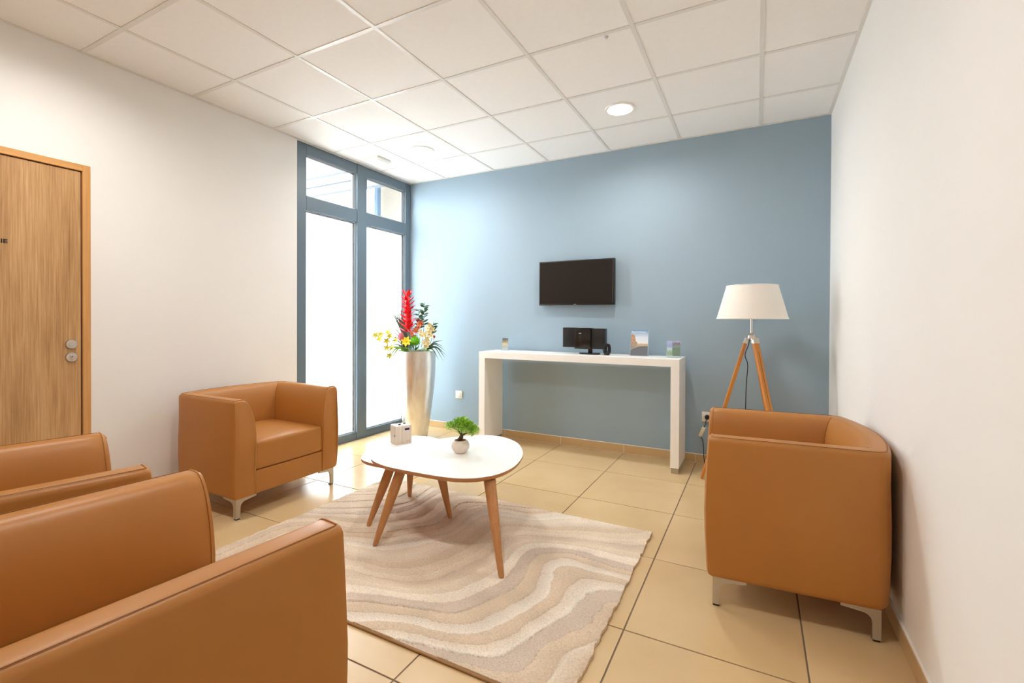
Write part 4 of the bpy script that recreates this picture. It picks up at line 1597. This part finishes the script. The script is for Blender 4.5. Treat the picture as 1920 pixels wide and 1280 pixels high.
# leafy sprigs
for i, (tp, bs, lab) in enumerate([((795, 566), (789, 650), 'tall sprig with small dark green leaves right of the red spike'), ((784, 578), (784, 650), 'shorter sprig with small dark green leaves beside the red spike'), ((812, 603), (803, 650), 'dark green leafy sprig behind the cream orchids')]):
    b0 = vp(bs[0], bs[1], -0.04)
    f = flower_thing('leafy_sprig', lab, 'foliage', b0)
    pts = smoothpath(rel(b0, b0, vp((bs[0] * 2 + tp[0]) / 3 + 2, (bs[1] * 2 + tp[1]) / 3, -0.04), vp((bs[0] + tp[0] * 2) / 3 + 1, (bs[1] + tp[1] * 2) / 3, -0.03), vp(tp[0], tp[1], -0.03)), 6)
    tube('stem', pts, 0.0028, M['leaf_dark'], f, 6)
    nl = (15, 11, 8)[i]
    for k in range(nl):
        q = pts[int((0.5 + 0.5 * k / nl) * (len(pts) - 1))]
        sgn = 1 if k % 2 else -1
        bm = bmesh.new()
        d = RV * sgn * rf.uniform(0.7, 1.1) + Vector((0, 0, rf.uniform(0.2, 0.8))) + TV_ * rf.uniform(-0.5, 0.5)
        blade(bm, Vector((0, 0, 0)), d, TV_ + Vector((0, 0, 1)), 0.055, 0.030, curl=0.1)
        finish(bm, 'leaf', M['leaf_dark'], f, 60, loc=q)


# grass tufts
def tuft(label, base, ends, mat, W):
    f = flower_thing('grass_tuft', label, 'foliage', base)
    for (mid, end) in ends:
        pts = smoothpath(rel(base, base, mid, end), 7)
        bm = bmesh.new()
        prev = None
        n = len(pts)
        for k, p in enumerate(pts):
            t_ = (pts[min(k + 1, n - 1)] - pts[max(k - 1, 0)]).normalized()
            sd = t_.cross(TV_).normalized()
            wd = W * (1 - (k / (n - 1)) ** 2) * 0.5 + 0.0003
            row = [bm.verts.new(p + sd * wd), bm.verts.new(p + TV_ * wd * 0.5), bm.verts.new(p - sd * wd)]
            if prev:
                bm.faces.new((prev[0], prev[1], row[1], row[0]))
                bm.faces.new((prev[1], prev[2], row[2], row[1]))
            prev = row
        finish(bm, 'blade', mat, f, 60)
    return f


tuft('upright fan of thin grey green grass blades left of the red spike', vp(764, 654, -0.02),
     [(vp(748 + k, 612 - k * 2, -0.03), vp(x, y, -0.04)) for k, (x, y) in enumerate([(722, 562), (727, 568), (734, 568), (741, 574), (728, 588), (733, 598), (748, 572), (737, 606)])], M['grass'], 0.015)
tuft('dark bronze arching grass blades at the lower left of the bouquet', vp(766, 655, 0.05),
     [(vp(750, 628, 0.06), vp(733, 620, 0.08)), (vp(751, 634, 0.06), vp(734, 629, 0.08)), (vp(750, 638, 0.06), vp(735, 636, 0.09)), (vp(752, 645, 0.07), vp(733, 644, 0.09)), (vp(750, 622, 0.05), vp(738, 612, 0.06))], M['grass_red'], 0.012)
tuft('green blades drooping over the left rim of the vase', vp(770, 655, 0.12),
     [(vp(752, 650, 0.165), vp(737, 671, 0.18)), (vp(756, 650, 0.17), vp(742, 672, 0.19)), (vp(748, 648, 0.15), vp(731, 660, 0.17))], M['leaf_mid'], 0.019)
tuft('grey green grass blades arching over the right rim of the vase', vp(798, 655, 0.03),
     [(vp(815, 648, 0.05), vp(833, 674, 0.06)), (vp(818, 648, 0.04), vp(838, 664, 0.05)), (vp(816, 644, 0.03), vp(836, 656, 0.03)), (vp(814, 642, 0.03), vp(832, 648, 0.02)), (vp(815, 640, 0.02), vp(830, 637, 0.01)), (vp(813, 652, 0.08), vp(826, 672, 0.10)), (vp(818, 650, 0.0), vp(835, 670, 0.0))], M['grass'], 0.013)
# broad leaves at the rim
b0 = vp(781, 655, 0.10)
f = flower_thing('rim_leaves', 'broad bright green leaves filling the front of the vase rim', 'foliage', b0)
for k, (x, y, dx, dz) in enumerate([(768, 655, -1, .15), (775, 655, -.5, .5), (783, 655, .2, .5), (790, 655, .6, .5), (797, 656, 1, .2), (772, 656, -.9, .05), (788, 652, .1, 1), (779, 652, -.2, 1)]):
    bm = bmesh.new()
    blade(bm, Vector((0, 0, 0)), RV * dx + TV_ * 0.5 + Vector((0, 0, dz)), TV_ * 0.5 + Vector((0, 0, 1)), 0.09, 0.045, curl=0.35)
    finish(bm, 'leaf', M['leaf_mid'], f, 60, loc=vp(x, y, 0.09 - 0.01 * (k % 3)) - b0)
